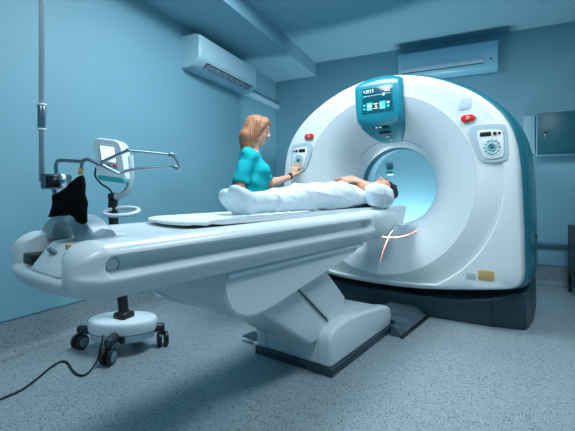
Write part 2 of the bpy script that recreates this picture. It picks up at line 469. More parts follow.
# ---- small fixture seen through the bore
t = empty('wall_socket', 'small dark fixture on the back wall seen through the scanner opening', 'socket', (-.62, YB, 1.14))
xs = -.824
mb = MB(); mb.prism([(xs - .045, 1.29), (xs + .045, 1.29), (xs + .03, 1.262), (xs - .03, 1.262)], YB - .025, YB, 'y', .003); mb.build('housing', M['cabinet'], t)
MB().box((xs - .04, YB - .01, 1.20), (xs + .04, YB, 1.225), .002).build('plate', M['white'], t)

# ---- dark trolley at the right edge
def trolley():
    x0, x1, y0, y1 = .945, 1.36, 4.15, 4.5
    t = empty('equipment_trolley', 'black trolley with pale blue drawers at the right edge of the picture', 'trolley', ((x0 + x1) / 2, (y0 + y1) / 2, 0))
    for x in (x0, x1):
        for y in (y0, y1): MB().box((x - .012, y - .012, .07), (x + .012, y + .012, .66), .003).build('post', M['black'], t)
    for xa, xb in ((x0 - .012, x0 - .004), (x1 + .004, x1 + .012)): MB().box((xa, y0, .17), (xb, y1, .65), .002).build('side_panel', M['black'], t)
    for z in (.18, .42, .64): MB().box((x0 - .015, y0 - .015, z), (x1 + .015, y1 + .015, z + .02), .004).build('shelf', M['black'], t)
    for z in (.22, .47):
        dr = MB().box((x0 + .012, y0 - .02, z), (x1 - .012, y1 - .02, z + .14), .008).build('drawer', M['paleblue'], t)
        MB().box((x0 + .14, y0 - .035, z + .09), (x1 - .14, y0 - .018, z + .105), .003).build('handle', M['black'], dr)
    for x in (x0, x1):
        for y in (y0, y1): MB().cyl((x - .012, y, .035), (x + .012, y, .035), .035, bev=.004).build('caster', M['black'], t); 
trolley()

# ---- ceiling lamps (out of the photograph, where the light comes from)
LC = (.82, .94, 1.0)
def ceiling_lamp(x, y, w, d, power, label, col=LC):
    t = empty('ceiling_light', label, 'ceiling light', (x, y, Z2))
    MB().box((x - w / 2 - .02, y - d / 2 - .02, Z2 - .035), (x + w / 2 + .02, y + d / 2 + .02, Z2), .004).build('frame', M['white'], t)
    MB().box((x - w / 2, y - d / 2, Z2 - .040), (x + w / 2, y + d / 2, Z2 - .034)).build('diffuser', M['lamp'], t)
    l = bpy.data.lights.new('ceiling_lamp_light', 'AREA'); l.shape = 'RECTANGLE'; l.size = w; l.size_y = d; l.energy = power; l.color = col
    o = bpy.data.objects.new('ceiling_lamp_light', l); COL.objects.link(o); o.location = (x, y, Z2 - .045); o.parent = None
    return t
# ================================================================== THE SCANNER (scanner frame: x right, y into the machine, z up)
CZ = 1.03
HALF = [(0, 1.918), (.13, 1.911), (.26, 1.885), (.374, 1.852), (.524, 1.787), (.66, 1.708), (.744, 1.645), (.823, 1.568), (.885, 1.487), (.933, 1.395), (.965, 1.27), (.982, 1.11),
        (.992, .90), (1.0, .70), (1.004, .50), (1.004, .36), (.97, .318), (.90, .300), (.80, .283), (.66, .262), (.50, .240), (.33, .222), (.16, .214), (0, .212)]
OUT = HALF + [(-x, z) for x, z in HALF[-2:0:-1]]
def radius_at(th):
    dx, dz = math.cos(th), math.sin(th); best = 0
    n = len(OUT)
    for i in range(n):
        x1, z1 = OUT[i]; x2, z2 = OUT[(i + 1) % n]; z1 -= CZ; z2 -= CZ
        ex, ez = x2 - x1, z2 - z1; den = dx * ez - dz * ex
        if abs(den) < 1e-9: continue
        t = (x1 * ez - z1 * ex) / den; u = (x1 * dz - z1 * dx) / den
        if t > 0 and -1e-6 <= u <= 1 + 1e-6: best = max(best, t)
    return best
NT = 288
TH = [2 * PI * i / NT for i in range(NT)]
RR = [radius_at(t) for t in TH]
RR = [(RR[i - 2] + 2 * RR[i - 1] + 3 * RR[i] + 2 * RR[(i + 1) % NT] + RR[(i + 2) % NT]) / 9 for i in range(NT)]
RH, RD = .352, .725
def dish_y(r):
    s = max(0, min(1, (RD - r) / (RD - RH)))
    return .010 + .13 * s + .09 * s * s + .165 * s ** 3.2
def band_r(th):    # outer arc of the bevelled band
    return .86 + .035 * abs(math.cos(th))
def P(r, th, y): return (r * math.cos(th), y, CZ + r * math.sin(th))

G = empty('scanner_gantry', 'large white ring-shaped scanner gantry with teal shell and round opening', 'scanner', (0, .4, 0), 'scan')
# front cover: from the dish crease to the rim, turned back at the rim
mb = MB(); secs = []
def rim(ri, th, i):
    Ro = RR[i]; rb = min(band_r(th), Ro - .045)
    low = max(0.0, min(1.0, .5 - math.sin(th) * 1.4 + .1))   # the bevel fades out towards the top
    yr = .010 - .022 * low
    rings = [(RD, yr), (RD + .008, yr + .001)]
    yb = -.001 + .022 * low
    rings += [(RD + (rb - RD) * .5, (yr + yb) / 2), (rb - .010, yb - .001), (rb - .004, yb), (rb + .004, 0.0)]
    rings += [(rb + (Ro - .03 - rb) * .5, -.001), (Ro - .030, .001), (Ro - .015, .008), (Ro - .005, .022), (Ro, .045), (Ro + .002, .075), (Ro + .002, .12), (Ro - .02, .135)]
    return rings
cols = [rim(0, t, i) for i, t in enumerate(TH)]
for k in range(len(cols[0])):
    secs.append([P(cols[i][k][0], TH[i], cols[i][k][1]) for i in range(NT)])
mb.loft(secs, cap=False); mb.build('front_cover', M['shell'], G, auto=28)
# dish
mb = MB(); secs = []
rs = [RD - .001, RD - .006] + [RD - (RD - RH) * k / 22 for k in range(1, 23)]
def low_of(th): return max(0.0, min(1.0, .5 - math.sin(th) * 1.4 + .1))
for r in rs: secs.append([P(r, t, dish_y(r) - .022 * low_of(t) * max(0, 1 - (RD - r) / (RD - RH)) ** 2) for t in TH])
secs.append([P(RH - .004, t, dish_y(RH) + .012) for t in TH]); secs.append([P(RH - .004, t, dish_y(RH) + .03) for t in TH])
mb.loft(secs, cap=False); mb.build('dish', M['dish'], G)
YH = dish_y(RH)
# bore liner with rings, then the flared rear opening
mb = MB(); secs = []
y = YH + .02
for r, yy in ((RH + .0, y), (RH, y + .03), (RH - .006, y + .034), (RH - .006, y + .06), (RH + .004, y + .064), (RH + .004, y + .075), (RH - .004, y + .08), (RH - .004, y + .17), (RH + .01, y + .26), (RH + .05, .80), (RH + .09, .845), (RH + .12, .86)):
    secs.append([P(r, t, yy) for t in TH])
mb.loft(secs, cap=False); mb.build('bore_liner', M['bore'], G, auto=40)
for yy in (y + .036, y + .068, y + .100):
    mb = MB(); mb.loft([[P(r, t, q) for t in TH] for r, q in ((RH - .004, yy), (RH - .012, yy + .002), (RH - .012, yy + .014), (RH - .004, yy + .016))], cap=False)
    mb.build('bore_ring', M['teal'], G)
# thin dark outline arc above the hole
mb = MB()
aa = [R(50 + 85 * k / 30) for k in range(31)]
mb.tube([P(.405, t, dish_y(.405) - .001) for t in aa], .0022, 6, spline=False); mb.build('seam_arc', M['rubber'], G)
# rear shell in teal
mb = MB(); secs = []
for dr, yy in ((-.03, .128), (.0, .130), (.020, .134), (.036, .17), (.052, .40), (.048, .72), (.022, .82), (-.02, .86), (-.10, .875)):
    secs.append([P(RR[i] + dr, TH[i], yy) for i in range(NT)])
secs.append([P(RH + .12, t, .862) for t in TH])
mb.loft(secs, cap=False); mb.build('rear_shell', M['teal'], G, auto=40)
for xx in (1.054,):
    MB().box((xx - .004, .42, .62), (xx + .003, .435, .65), .002).build('latch', M['black'], G)
# base with black gap
mb = MB()
poly = [(-.97, .07), (-.8, .10), (-.3, .085), (.3, .085), (.6, .10), (.80, .125), (.975, .165), (1.010, .185), (1.035, .45), (1.03, .88), (.9, .90), (-.9, .90), (-.99, .85), (-1.0, .3)]
def scl(p, k): return [(x * k, .5 + (y - .5) * k) for x, y in p]
top = lambda x: .150 + .12 * max(0, (abs(x) - .45) / .55) ** 1.8
secs = [[(x, y_, 0.0) for x, y_ in scl(poly, .985)], [(x, y_, .02) for x, y_ in poly], [(x, y_, top(x) - .02) for x, y_ in scl(poly, .995)], [(x, y_, top(x)) for x, y_ in scl(poly, .975)]]
mb.loft(secs); mb.build('base', M['base'], G, auto=35)
MB().box((.80, .118, .005), (.803, .14, .19)).build('seam', M['black'], G)
mb = MB(); q = [(-.9, .22), (.9, .22), (.92, .8), (-.92, .8)]
mb.loft([[(x, y_, .10) for x, y_ in q], [(x, y_, .34) for x, y_ in q]]); mb.build('gap_filler', M['black'], G)

# emergency buttons
for sx in (-1, 1):
    x, z = sx * .672, 1.487
    o = MB().prism(rrect(x - .047, z - .024, x + .047, z + .024, .023, 8), -.012, .004, 'y', .004).build('emergency_button', M['red'], G, label='red oval stop button')
    MB().cyl((x, -.011, z), (x, -.019, z), .015, n=20, bev=.003).build('button_symbol', mat('pale red', (.8, .25, .2), .3), o)
# badge on the right and amber label at the lower right
mb = MB(); mb.prism(rrect(.605, 1.555, .695, 1.645, .022), -.003, .004, 'y', .001); bd = mb.build('badge', M['badge'], G, label='pale blue square badge')
mb = MB(); mb.tube([(.650 + .030 * math.cos(t), -.0035, 1.60 + .030 * math.sin(t)) for t in [2 * PI * i / 24 for i in range(24)]], .002, 6, spline=False, closed=True)
mb.tube([(.650 + .012 * math.cos(t) * (1 + t * .2), -.0035, 1.60 + .012 * math.sin(t) * (1 + t * .2)) for t in [i * .4 for i in range(16)]], .002, 6)
mb.build('badge_mark', M['white'], bd)
MB().prism(rrect(.735, .352, .835, .422, .012), -.003, .004, 'y', .001).build('amber_label', M['amber'], G, label='amber label')
MB().prism(rrect(.655, .350, .722, .398, .012), -.003, .004, 'y', .001).build('grey_label', M['tablegrey'], G)

# control panels either side
def control_panel(sx):
    cx, cz = (.80 if sx > 0 else -.765), 1.30; ZS = .78
    X = lambda u: cx + sx * u
    # niche: thick rounded trapezoid frame standing on the cover, keypad plate in it
    out = [(-.125, .155), (-.09, .178), (.075, .165), (.108, .14), (.118, -.13), (.10, -.165), (.0, -.175), (-.05, -.15), (-.075, -.09), (-.12, .06)]
    out = [(u, v * ZS) for u, v in out]
    def smooth(p, it=2):
        for _ in range(it):
            q = []
            for i in range(len(p)):
                a, b = p[i], p[(i + 1) % len(p)]
                q += [(a[0] * .75 + b[0] * .25, a[1] * .75 + b[1] * .25), (a[0] * .25 + b[0] * .75, a[1] * .25 + b[1] * .75)]
            p = q
        return p
    so = smooth(out); n = len(so)
    inn = smooth([(-.072, .112), (-.05, .125), (.07, .112), (.09, .095), (.097, -.11), (.083, -.135), (.0, -.145), (-.025, -.125), (-.045, -.07), (-.07, .04)])
    inn = [(u, v * ZS) for u, v in inn]
    mb = MB()
    rings = []
    rings.append([(X(u * 1.03), .004, cz + v * 1.03) for u, v in so]); rings.append([(X(u), -.007, cz + v) for u, v in so])
    rings.append([(X(u * .97), -.008, cz + v * .97) for u, v in so]); rings.append([(X(u), -.0035, cz + v) for u, v in inn])
    rings.append([(X(u * .98), -.0035, cz + v * .98) for u, v in inn])
    mb.loft(rings, cap=False); fr = mb.build('control_panel', M['niche'], G, auto=30)
    mb = MB(); k = [(X(u * .99), cz + v * .99) for u, v in inn]
    mb.prism(k, -.011, .001, 'y', .002); kp = mb.build('keypad_plate', M['shell'], fr)
    yk = -.0112
    a0, a1 = sorted((X(-.052), X(.018))); MB().box((a0, yk - .003, cz + .048), (a1, yk + .002, cz + .078), .002).build('display', M['black'], fr)
    for u, r in ((.040, .012), (.068, .009)): MB().cyl((X(u), yk, cz + .063), (X(u), yk - .008, cz + .063), r, n=18, bev=.002).build('knob', M['black'], fr)
    c = (X(.022), cz - .028)
    for i in range(12):
        t = R(90 + 30 * i); b_ = MB().cyl((c[0] + .044 * math.cos(t), yk, c[1] + .046 * math.sin(t)), (c[0] + .044 * math.cos(t), yk - .004, c[1] + .046 * math.sin(t)), .0085, n=14, bev=.002)
        o = b_.build('button', M['cyanbtn' if 1 < i < 9 else 'trim'], fr)
        MB().cyl((c[0] + .044 * math.cos(t), yk - .003, c[1] + .046 * math.sin(t)), (c[0] + .044 * math.cos(t), yk - .0055, c[1] + .046 * math.sin(t)), .0045, n=10).build('button_face', M['white'], fr)
    mb = MB(); N = 32; mb.tube([(c[0] + .023 * math.cos(2 * PI * i / N), yk - .002, c[1] + .023 * math.sin(2 * PI * i / N)) for i in range(N)], .005, 8, spline=False, closed=True)
    mb.build('dial_ring', M['cyanbtn'], fr)
    MB().cyl((c[0], yk, c[1]), (c[0], yk - .006, c[1]), .014, n=18, bev=.002).build('dial_button', M['trim'], fr)
for s in (-1, 1): control_panel(s)

# console over the bore
def lerp(a, b, t): return a + (b - a) * t
def console():
    # rows from the top edge down: z, half width, surface y ; lower tongue follows the dish
    rows = [(1.928, .192, .10), (1.922, .197, .03), (1.90, .20, -.008), (1.855, .203, -.024), (1.83, .204, -.028), (1.72, .20, -.028), (1.62, .195, -.020), (1.575, .190, -.012), (1.550, .186, .002), (1.53, .172, .02)]
    tongue = [(1.545, .184, .028), (1.52, .178, .045), (1.49, .163, .085), (1.46, .142, .140), (1.435, .118, .205), (1.42, .100, .250), (1.412, .092, .285)]
    def body(rows, back, name, m):
        N = 20; secs = []
        for z, w, y in rows:
            ring = []
            for i in range(N + 1):
                u = -1 + 2 * i / N
                x = w * u; e = max(0, abs(u) - .86) / .14
                ring.append((x, y + .016 * e * e, z - (.032 * u * u if z > 1.88 else 0) - (.018 if name == 'console' else .004) * (1 - u * u) * (0 if z > 1.7 else (1.7 - z) / .17 * 1.0)))
            for i in range(N, -1, -1):
                u = -1 + 2 * i / N
                ring.append((w * u, max(back, y + .03), z - (.032 * u * u if z > 1.88 else 0)))
            secs.append(ring)
        mb = MB(); mb.loft(secs); return mb.build(name, m, G, auto=45)
    body(rows, .14, 'console', M['tealmid'])
    body(tongue, .34, 'console_tongue', M['tongue'])
    co = bpy.data.objects['console']
    # screen
    x0, x1, z0, z1, y = -.128, .124, 1.632, 1.818, -.0285
    MB().box((x0 - .008, y - .0015, z0 - .008), (x1 + .008, y + .006, z1 + .008), .003).build('screen_bezel', M['teal'], co)
    sc_ = MB().box((x0, y - .003, z0), (x1, y + .004, z1), .001).build('screen', M['screen'], co)
    def T(x, z, w, h, m, nm): MB().box((x, y - .0045, z), (x + w, y - .0025, z + h)).build(nm, m, sc_, smooth=False)
    T(x0 + .012, z1 - .028, .008, .014, M['textlit'], 'icon')
    T(x0 + .004, z1 - .062, .240, .002, M['textlit'], 'rule'); T(x0 + .010, z1 - .066, .018, .010, M['tilelit'], 'icon')
    # the tiles along the foot of the screen
    for i, (xx, w, m) in enumerate(((.006, .026, 'screen'), (.040, .048, 'tilelit'), (.094, .050, 'black'), (.150, .050, 'tilelit'), (.206, .036, 'screen'))):
        T(x0 + xx, z0 + .006, w, .064, M[m], 'screen_tile')
    for xx, zz, w, h, m in ((.010, .044, .018, .016, 'tilelit'), (.010, .014, .018, .016, 'tilelit'), (.046, .034, .036, .018, 'textlit'), (.046, .012, .036, .006, 'textlit'),
                            (.100, .050, .038, .008, 'textlit'), (.100, .014, .038, .006, 'textlit'), (.114, .028, .014, .014, 'textlit'), (.156, .012, .036, .006, 'textlit'), (.160, .032, .012, .022, 'textlit'),
                            (.212, .044, .022, .016, 'textlit'), (.212, .014, .022, .018, 'tilelit'), (.196, .142, .020, .020, 'textlit'), (.176, .112, .016, .008, 'textlit'), (.184, .120, .008, .014, 'textlit')):
        MB().box((x0 + xx, y - .006, z0 + zz), (x0 + xx + w, y - .004, z0 + zz + h)).build('screen_glyph', M[m], sc_, smooth=False)
    for txt, x, z, s in (('2013', x0 + .026, z1 - .036, .038), ('02', x1 - .052, z1 - .044, .040)):
        cu = bpy.data.curves.new('screen_text', 'FONT'); cu.body = txt; cu.size = s; cu.extrude = .0006
        o = bpy.data.objects.new('screen_text', cu); COL.objects.link(o)
        dg = bpy.context.evaluated_depsgraph_get(); me = bpy.data.meshes.new_from_object(o.evaluated_get(dg))
        bpy.data.objects.remove(o); me.transform(Matrix.Translation((x, y - .006, z)) @ Matrix.Rotation(R(90), 4, 'X'))
        link('screen_text', me, M['textlit'], sc_, smooth=False)
    # slots and small marks on the tongue
    tg = bpy.data.objects['console_tongue']
    MB().box((-.062, .042, 1.497), (.062, .090, 1.513), .006).build('card_slot', M['black'], tg)
    for xx in (-.045, -.012): MB().box((xx, .038, 1.501), (xx + .022, .046, 1.509), .001).build('slot_lamp', M['textlit'], tg)
    MB().box((-.032, .085, 1.458), (.062, .16, 1.468), .004).build('slot', M['black'], tg)
    MB().box((.0, .145, 1.438), (.034, .20, 1.448), .002).build('mark', M['badge'], tg)
    MB().box((.014, .195, 1.420), (.040, .26, 1.428), .002).build('mark', M['badge'], tg)
console()

# ================================================================== THE PATIENT TABLE
T = empty('patient_table', 'long white motorised patient table on a slanted pedestal in front of the scanner', 'table', (0, -.8, 0), 'scan')
# body cross-section, right half: x, z
SEC = [(0, .830), (.10, .830), (.165, .832), (.185, .838), (.215, .840), (.262, .838), (.285, .828), (.296, .812), (.294, .800), (.276, .795), (.264, .786), (.262, .764), (.266, .748), (.286, .742), (.303, .738), (.309, .727), (.307, .713), (.292, .702),
       (.280, .688), (.276, .670), (.255, .662), (.12, .660), (0, .660)]
NOG = [(x if not (.745 < z < .81 and x > .255) else .300, z) for x, z in SEC]   # the same without the groove
FULL = SEC + [(-x, z) for x, z in SEC[-2:0:-1]]; FULLN = NOG + [(-x, z) for x, z in NOG[-2:0:-1]]
def section(y, k=0.0, sx=1.0, sz=1.0, zc=.75, dz=0):
    """k = 0 grooved, 1 plain"""
    return [((a[0] * (1 - k) + b[0] * k) * sx, y, zc + (a[1] * (1 - k) + b[1] * k - zc) * sz + dz) for a, b in zip(FULL, FULLN)]
secs = [section(-2.300, 1), section(-2.290, 1), section(-2.26, 1), section(-.87, 1)]
# side members with round near ends and a long round-ended groove outside
def half(sgn):
    Y0 = 0.0 if sgn > 0 else .035
    prof = [(.155, .832), (.185, .838), (.215, .840), (.255, .838), (.278, .832), (.292, .820), (.298, .808)]
    nz = 26; prof += [(.300 + .008 * math.exp(-((z - .727) / .016) ** 2), z) for z in [.802 - (.802 - .712) * i / nz for i in range(nz + 1)]]
    prof += [(.297, .700), (.286, .688), (.280, .672), (.262, .662), (.155, .662)]
    def sec(y, sc=1.0, end=0):
        cx, cz = .235, .75; zs = 1 + .0155 * (y + .86) / .17; out = []
        for x, z in prof:
            # distance inside the stadium-shaped groove
            yy = max(-2.385 - y, y + .845, 0); d = .0345 - math.hypot(yy, z - .768)
            t = max(0, min(1, d / .016)); t = t * t * (3 - 2 * t)
            if x > .29 and .70 < z < .815: x -= .038 * t
            x = cx + (x - cx) * sc; z = .66 + (cz + (z - cz) * sc - .66) * zs
            out.append((sgn * x, y + Y0 * max(0, min(1, (-2.2 - y) / .2)), z))
        return out
    L = [sec(-2.482, .28), sec(-2.479, .44), sec(-2.471, .60), sec(-2.457, .75), sec(-2.442, .87), sec(-2.430, .94), sec(-2.422, .975), sec(-2.416, .99), sec(-2.411)]
    L += [sec(-2.408 + .004 * i) for i in range(9)] + [sec(-2.37), sec(-2.3), sec(-2.0), sec(-1.4), sec(-.95), sec(-.86)] + [sec(-.845 + .004 * i) for i in range(9)]
    L += [sec(-.805), sec(-.79), sec(-.775, .985), sec(-.765, .93), sec(-.76, .85)]
    mb = MB(); mb.loft(L); return mb
for s in (-1, 1): half(s).build('side_rail', M['table'], T, auto=50)
# round cap in the near end of the groove
MB().cyl((.250, -2.383, .753), (.2655, -2.383, .753), .018, n=32, bev=.003).build('screw_cap', M['table'], T)
MB().cyl((-.250, -2.345, .752), (-.2655, -2.383, .752), .019, n=32, bev=.003).build('screw_cap', M['table'], T)
mb = MB(); mb.tube([(.2632, -2.383 + .0205 * math.cos(2 * PI * i / 30), .752 + .0205 * math.sin(2 * PI * i / 30)) for i in range(30)], .0013, 6, spline=False, closed=True); mb.build('cap_seam', M['rubber'], T)
# tray between the rails, and its upturned near lip
mb = MB(); N = 14
def tray(y, zt, zb, w=.16, sag=0):
    top = [(-w + 2 * w * i / N, y, zt - .006 * (1 - (2 * i / N - 1) ** 2)) for i in range(N + 1)]
    bot = [(w - 2 * w * i / N, y - sag * 0, zb) for i in range(N + 1)]
    return top + bot
mb.loft([tray(-2.445, .70, .672), tray(-2.44, .712, .668), tray(-2.40, .716, .664), tray(-2.33, .718, .662), tray(-2.325, .80, .662), tray(-2.31, .806, .661), tray(-2.28, .810, .661), tray(-.76, .829, .661)])
mb.build('table_body', M['table'], T, auto=40)
# lower skirt lip joining the two rail ends
mb = MB(); secs = []
for i in range(25):
    u = -1 + 2 * i / 24; x = .285 * u; yy = -2.475 + .05 * abs(u) ** 3
    secs.append([(x, yy + a, z) for a, z in ((0.0, .690), (-.006, .702), (.006, .714), (.03, .716), (.06, .70), (.06, .672), (.03, .660), (.008, .668))])
mb.loft(secs); mb.build('end_lip', M['table'], T)
# end console, slanted, with slot
mb = MB(); mb.prism([(-2.47, .715), (-2.455, .738), (-2.41, .795), (-2.33, .803), (-2.32, .715)], -.04, .155, 'x', .008); mb.build('end_console', M['table'], T)
MB().box((-.13, -2.455, .722), (-.055, -2.36, .757), .006).build('dark_slot', M['black'], T)
mb = MB(); mb.cyl((.035, -2.428, .772), (.035, -2.436, .766), .020, n=24); mb.build('dial', M['rubber'], T)
mb = MB(); mb.box((.09, -2.424, .782), (.125, -2.408, .797), .002); mb.build('label_strip', M['amber'], T)
# arch handle
def arch():
    N = 28; secs = []
    for i in range(N + 1):
        t = PI * i / N
        co, si = math.cos(t), math.sin(t)
        cx = -.03
        o = (cx + .185 * co, .79 + .088 * si); n_ = (cx + (.072 if co > 0 else .085) * co, .79 + .062 * si)
        secs.append([(o[0], -2.375, o[1]), (o[0], -2.31, o[1]), (n_[0], -2.30, n_[1]), (n_[0], -2.38, n_[1])])
    mb = MB(); mb.loft(secs); o = mb.build('arch_handle', M['archgrey'], T, auto=50)
    bv = o.modifiers.new('b', 'BEVEL'); bv.width = .010; bv.segments = 3; bv.limit_method = 'ANGLE'; bv.angle_limit = R(40)
arch()
# inner end section nearer the gantry
sec2 = [(0, .845), (.12, .845), (.20, .846), (.255, .842), (.278, .825), (.285, .80), (.283, .76), (.270, .71), (.25, .675), (.22, .655), (0, .65)]
F2 = sec2 + [(-x, z) for x, z in sec2[-2:0:-1]]
def s2(y, sc=1.0, dz=0.0): return [(x * sc, y, .76 + (z - .76) * sc + (dz if z < .72 else 0)) for x, z in F2]
mb = MB(); mb.loft([s2(-.80, .97), s2(-.79), s2(-.50, 1, .0), s2(-.36, .99, .02), s2(-.31, .975, .03), s2(-.29, .95, .03), s2(-.285, .90, .03)]); mb.build('head_section', M['table'], T, auto=50)
# lower sliding rail
mb = MB(); mb.loft([[(sx * x, y, z) for sx, x, z in ((1, .262, .668), (1, .270, .655), (1, .270, .642), (1, .255, .634), (-1, .255, .634), (-1, .270, .642), (-1, .270, .655), (-1, .262, .668))] for y in (-1.96, -.86)])
mb.build('lower_rail', M['tablegrey'], T, auto=50)
# cradle: thin curved board on top
def cr(y, w=.205, zt=.862, th=.024, lift=.012):
    N = 16; top = []; bot = []
    for i in range(N + 1):
        u = -1 + 2 * i / N; z = zt - lift * (1 - u * u); top.append((w * u, y, z)); bot.append((-w * u, y, min(z - .006, zt - th) if abs(u) > .6 else z - th * .8 - .002))
    return top + bot
mb = MB(); mb.loft([cr(-1.985, .18, .838, .012, .006), cr(-1.975, .195, .844, .012, .006), cr(-1.93, .205, .848, .02, .008), cr(-1.6, .205, .852), cr(-.9), cr(-.1), cr(.0, .205, .862, .04), cr(.09, .198, .862, .04), cr(.15, .178, .862, .04), cr(.20, .14, .861, .04), cr(.22, .10, .860, .03)])
mb.build('cradle', M['cradle'], T, auto=50)
mb = MB(); mb.loft([[(u * w, y, z) for u, z in ((1, .838), (1, .80), (.9, zb), (-.9, zb), (-1, .80), (-1, .838))] for y, w, zb in ((-.3, .203, .71), (.00, .203, .712), (.07, .198, .72), (.11, .18, .735), (.13, .14, .76))])
mb.build('cradle_support', M['table'], T, auto=50)
MB().box((.175, -.10, .708), (.23, .06, .722), .005).build('pale_strip', M['white'], T)  # plain white strip under the cradle edge

# carriage wedge beneath the table
def wedge(x, dz=0):
    return [(x, y, z) for y, z in WP]
WP = [(-1.955, .655), (-1.965, .60), (-1.93, .53), (-1.86, .480), (-1.78, .462), (-1.66, .470), (-.97, .600), (-.90, .625), (-.885, .645), (-.885, .655)]
def chaikin(p, it=1):
    for _ in range(it):
        q = []
        for i in range(len(p)):
            a, b = p[i], p[(i + 1) % len(p)]
            if a[1] > .65 and b[1] > .65: q += [a, b] if _ == 0 else [a, b]; continue
            q += [(a[0] * .75 + b[0] * .25, a[1] * .75 + b[1] * .25), (a[0] * .25 + b[0] * .75, a[1] * .25 + b[1] * .75)]
        p = q
    return p
WP = chaikin([(-1.965, .655), (-1.965, .575), (-1.925, .495), (-1.84, .455), (-1.72, .455), (-1.40, .520), (-.97, .600), (-.885, .630), (-.885, .655)])
mb = MB(); c = (-1.45, .60)
def ws(x, k): return [(x, c[0] + (y - c[0]) * (1 - (1 - k) * .12), .655 + (z - .655) * k) for y, z in WP]
mb.loft([ws(-.255, .90), ws(-.245, .97), ws(-.23, 1), ws(.23, 1), ws(.245, .97), ws(.255, .90)]); mb.build('carriage', M['table'], T, auto=30)
# leg: slanted column between carriage and base
LP = [(-1.74, .48), (-1.18, .565), (-.90, .335), (-.98, .16), (-1.285, .17)]
mb = MB(); mb.prism(LP, -.175, .175, 'x', .018, 4); mb.build('column', M['table'], T, auto=30)
# seam line across the column: a slightly proud upper sleeve
mb = MB(); mb.prism([(-1.46, .53), (-1.18, .565), (-.955, .37), (-1.12, .255)], -.182, .182, 'x', .010, 3); mb.build('column_sleeve', M['table'], T, auto=30)
for s in (-1, 1):
    mb = MB(); a, b = sorted((s * .170, s * .1835)); mb.prism([(-1.465, .527), (-1.460, .527), (-1.118, .252), (-1.123, .249)], a, b, 'x'); mb.build('seam', M['black'], T, smooth=False)
    mb = MB(); a, b = sorted((s * .225, s * .262)); mb.prism([(-1.95, .656), (-.87, .656), (-.87, .662), (-1.95, .662)], a, b, 'x'); mb.build('seam', M['black'], T, smooth=False)
# base housing
mb = MB(); mb.box((-.262, -1.22, 0), (.262, -.36, .045), .006); mb.build('base_plate', M['base'], T)
mb = MB(); mb.prism([(-1.205, .04), (-1.215, .15), (-1.205, .185), (-1.17, .20), (-1.10, .205), (-.40, .17), (-.37, .14), (-.37, .04)], -.215, .215, 'x', .012, 3); mb.build('base_housing', M['table'], T, auto=30)
for s in (-1, 1):
    mb = MB(); a, b = sorted((s * .165, s * .255))
    mb.prism([(-1.215, .040), (-1.225, .17), (-1.205, .215), (-1.16, .238), (-.98, .252), (-.62, .215), (-.44, .190), (-.385, .165), (-.375, .12), (-.385, .04)], a, b, 'x', .022, 4)
    mb.build('base_cheek', M['table'], T, auto=30)

# dark folding flap lying on the table
t = empty('remote_control', 'small dark grey wedge-shaped holder lying on the near end of the table', 'holder', (.1, -2.2, .83), 'scan')
mb = MB(); mb.prism([(-2.39, .818), (-2.335, .819), (-2.345, .838), (-2.36, .842), (-2.39, .824)], .165, .205, 'x', .003); mb.build('body', M['archgrey'], t)
MB().box((.168, -2.335, .818), (.202, -2.305, .824), .003).build('foot', M['white'], t)
# foot pedals left of the base
t = empty('foot_pedal', 'pale foot pedal with dark fins on the floor left of the table pedestal', 'foot pedal', (-.36, -1.1, 0), 'scan')
MB().box((-.33, -1.16, 0), (-.27, -.98, .03), .006).build('pedal_base', M['tablegrey'], t)
for yy in (-1.12, -1.04): 
    mb = MB(); mb.prism([(-.46, .03), (-.30, .02), (-.30, .09), (-.36, .085)], yy - .012, yy + .012, 'y', .003); mb.build('fin', M['rubber'], t)
mb = MB(); mb.tube([(-.29, -1.08, .10), (-.38, -1.08, .125), (-.44, -1.08, .13)], .009, 10); mb.build('lever', M['table'], t)

# cable ramp on the floor between pedestal and gantry
t = empty('cable_ramp', 'glossy grey cable ramp on the floor between table pedestal and gantry', 'cable cover', (.3, -.15, 0), 'scan')
mb = MB(); secs = []
for k in range(24):
    y = -.47 + .545 * k / 23; xi = .285 if y < -.36 else .285 - .20 * min(1, (y + .36) / .05); xo = .352 + .012 * k / 23
    h = .060 + .020 * k / 23; ring = []
    for m_ in range(15):
        u = m_ / 14; x = xi + (xo - xi) * u; z = h * (1 - .80 * max(0, (u - .35) / .65) ** 1.5) + .005 * math.sin(21 * x + 25 * y) + .004 * math.sin(45 * y - 30 * x)
        ring.append((x, y, max(z, .012)))
    ring += [(xo, y, .001), (xi, y, .001)]
    secs.append(ring)
mb.loft(secs); mb.build('cover', M['rampgrey'], t, auto=45)
mb = MB(); mb.prism([(.352, -.48), (.372, -.48), (.385, .05), (.362, .06)], .0, .014, 'z', .003); mb.build('edge_strip', M['black'], t)


MB().box((-.03, .205, .775), (.03, .235, .80), .004).build('added_laser_housing', M['black'], T)  # small housing added under the cradle to go with the cross lamp
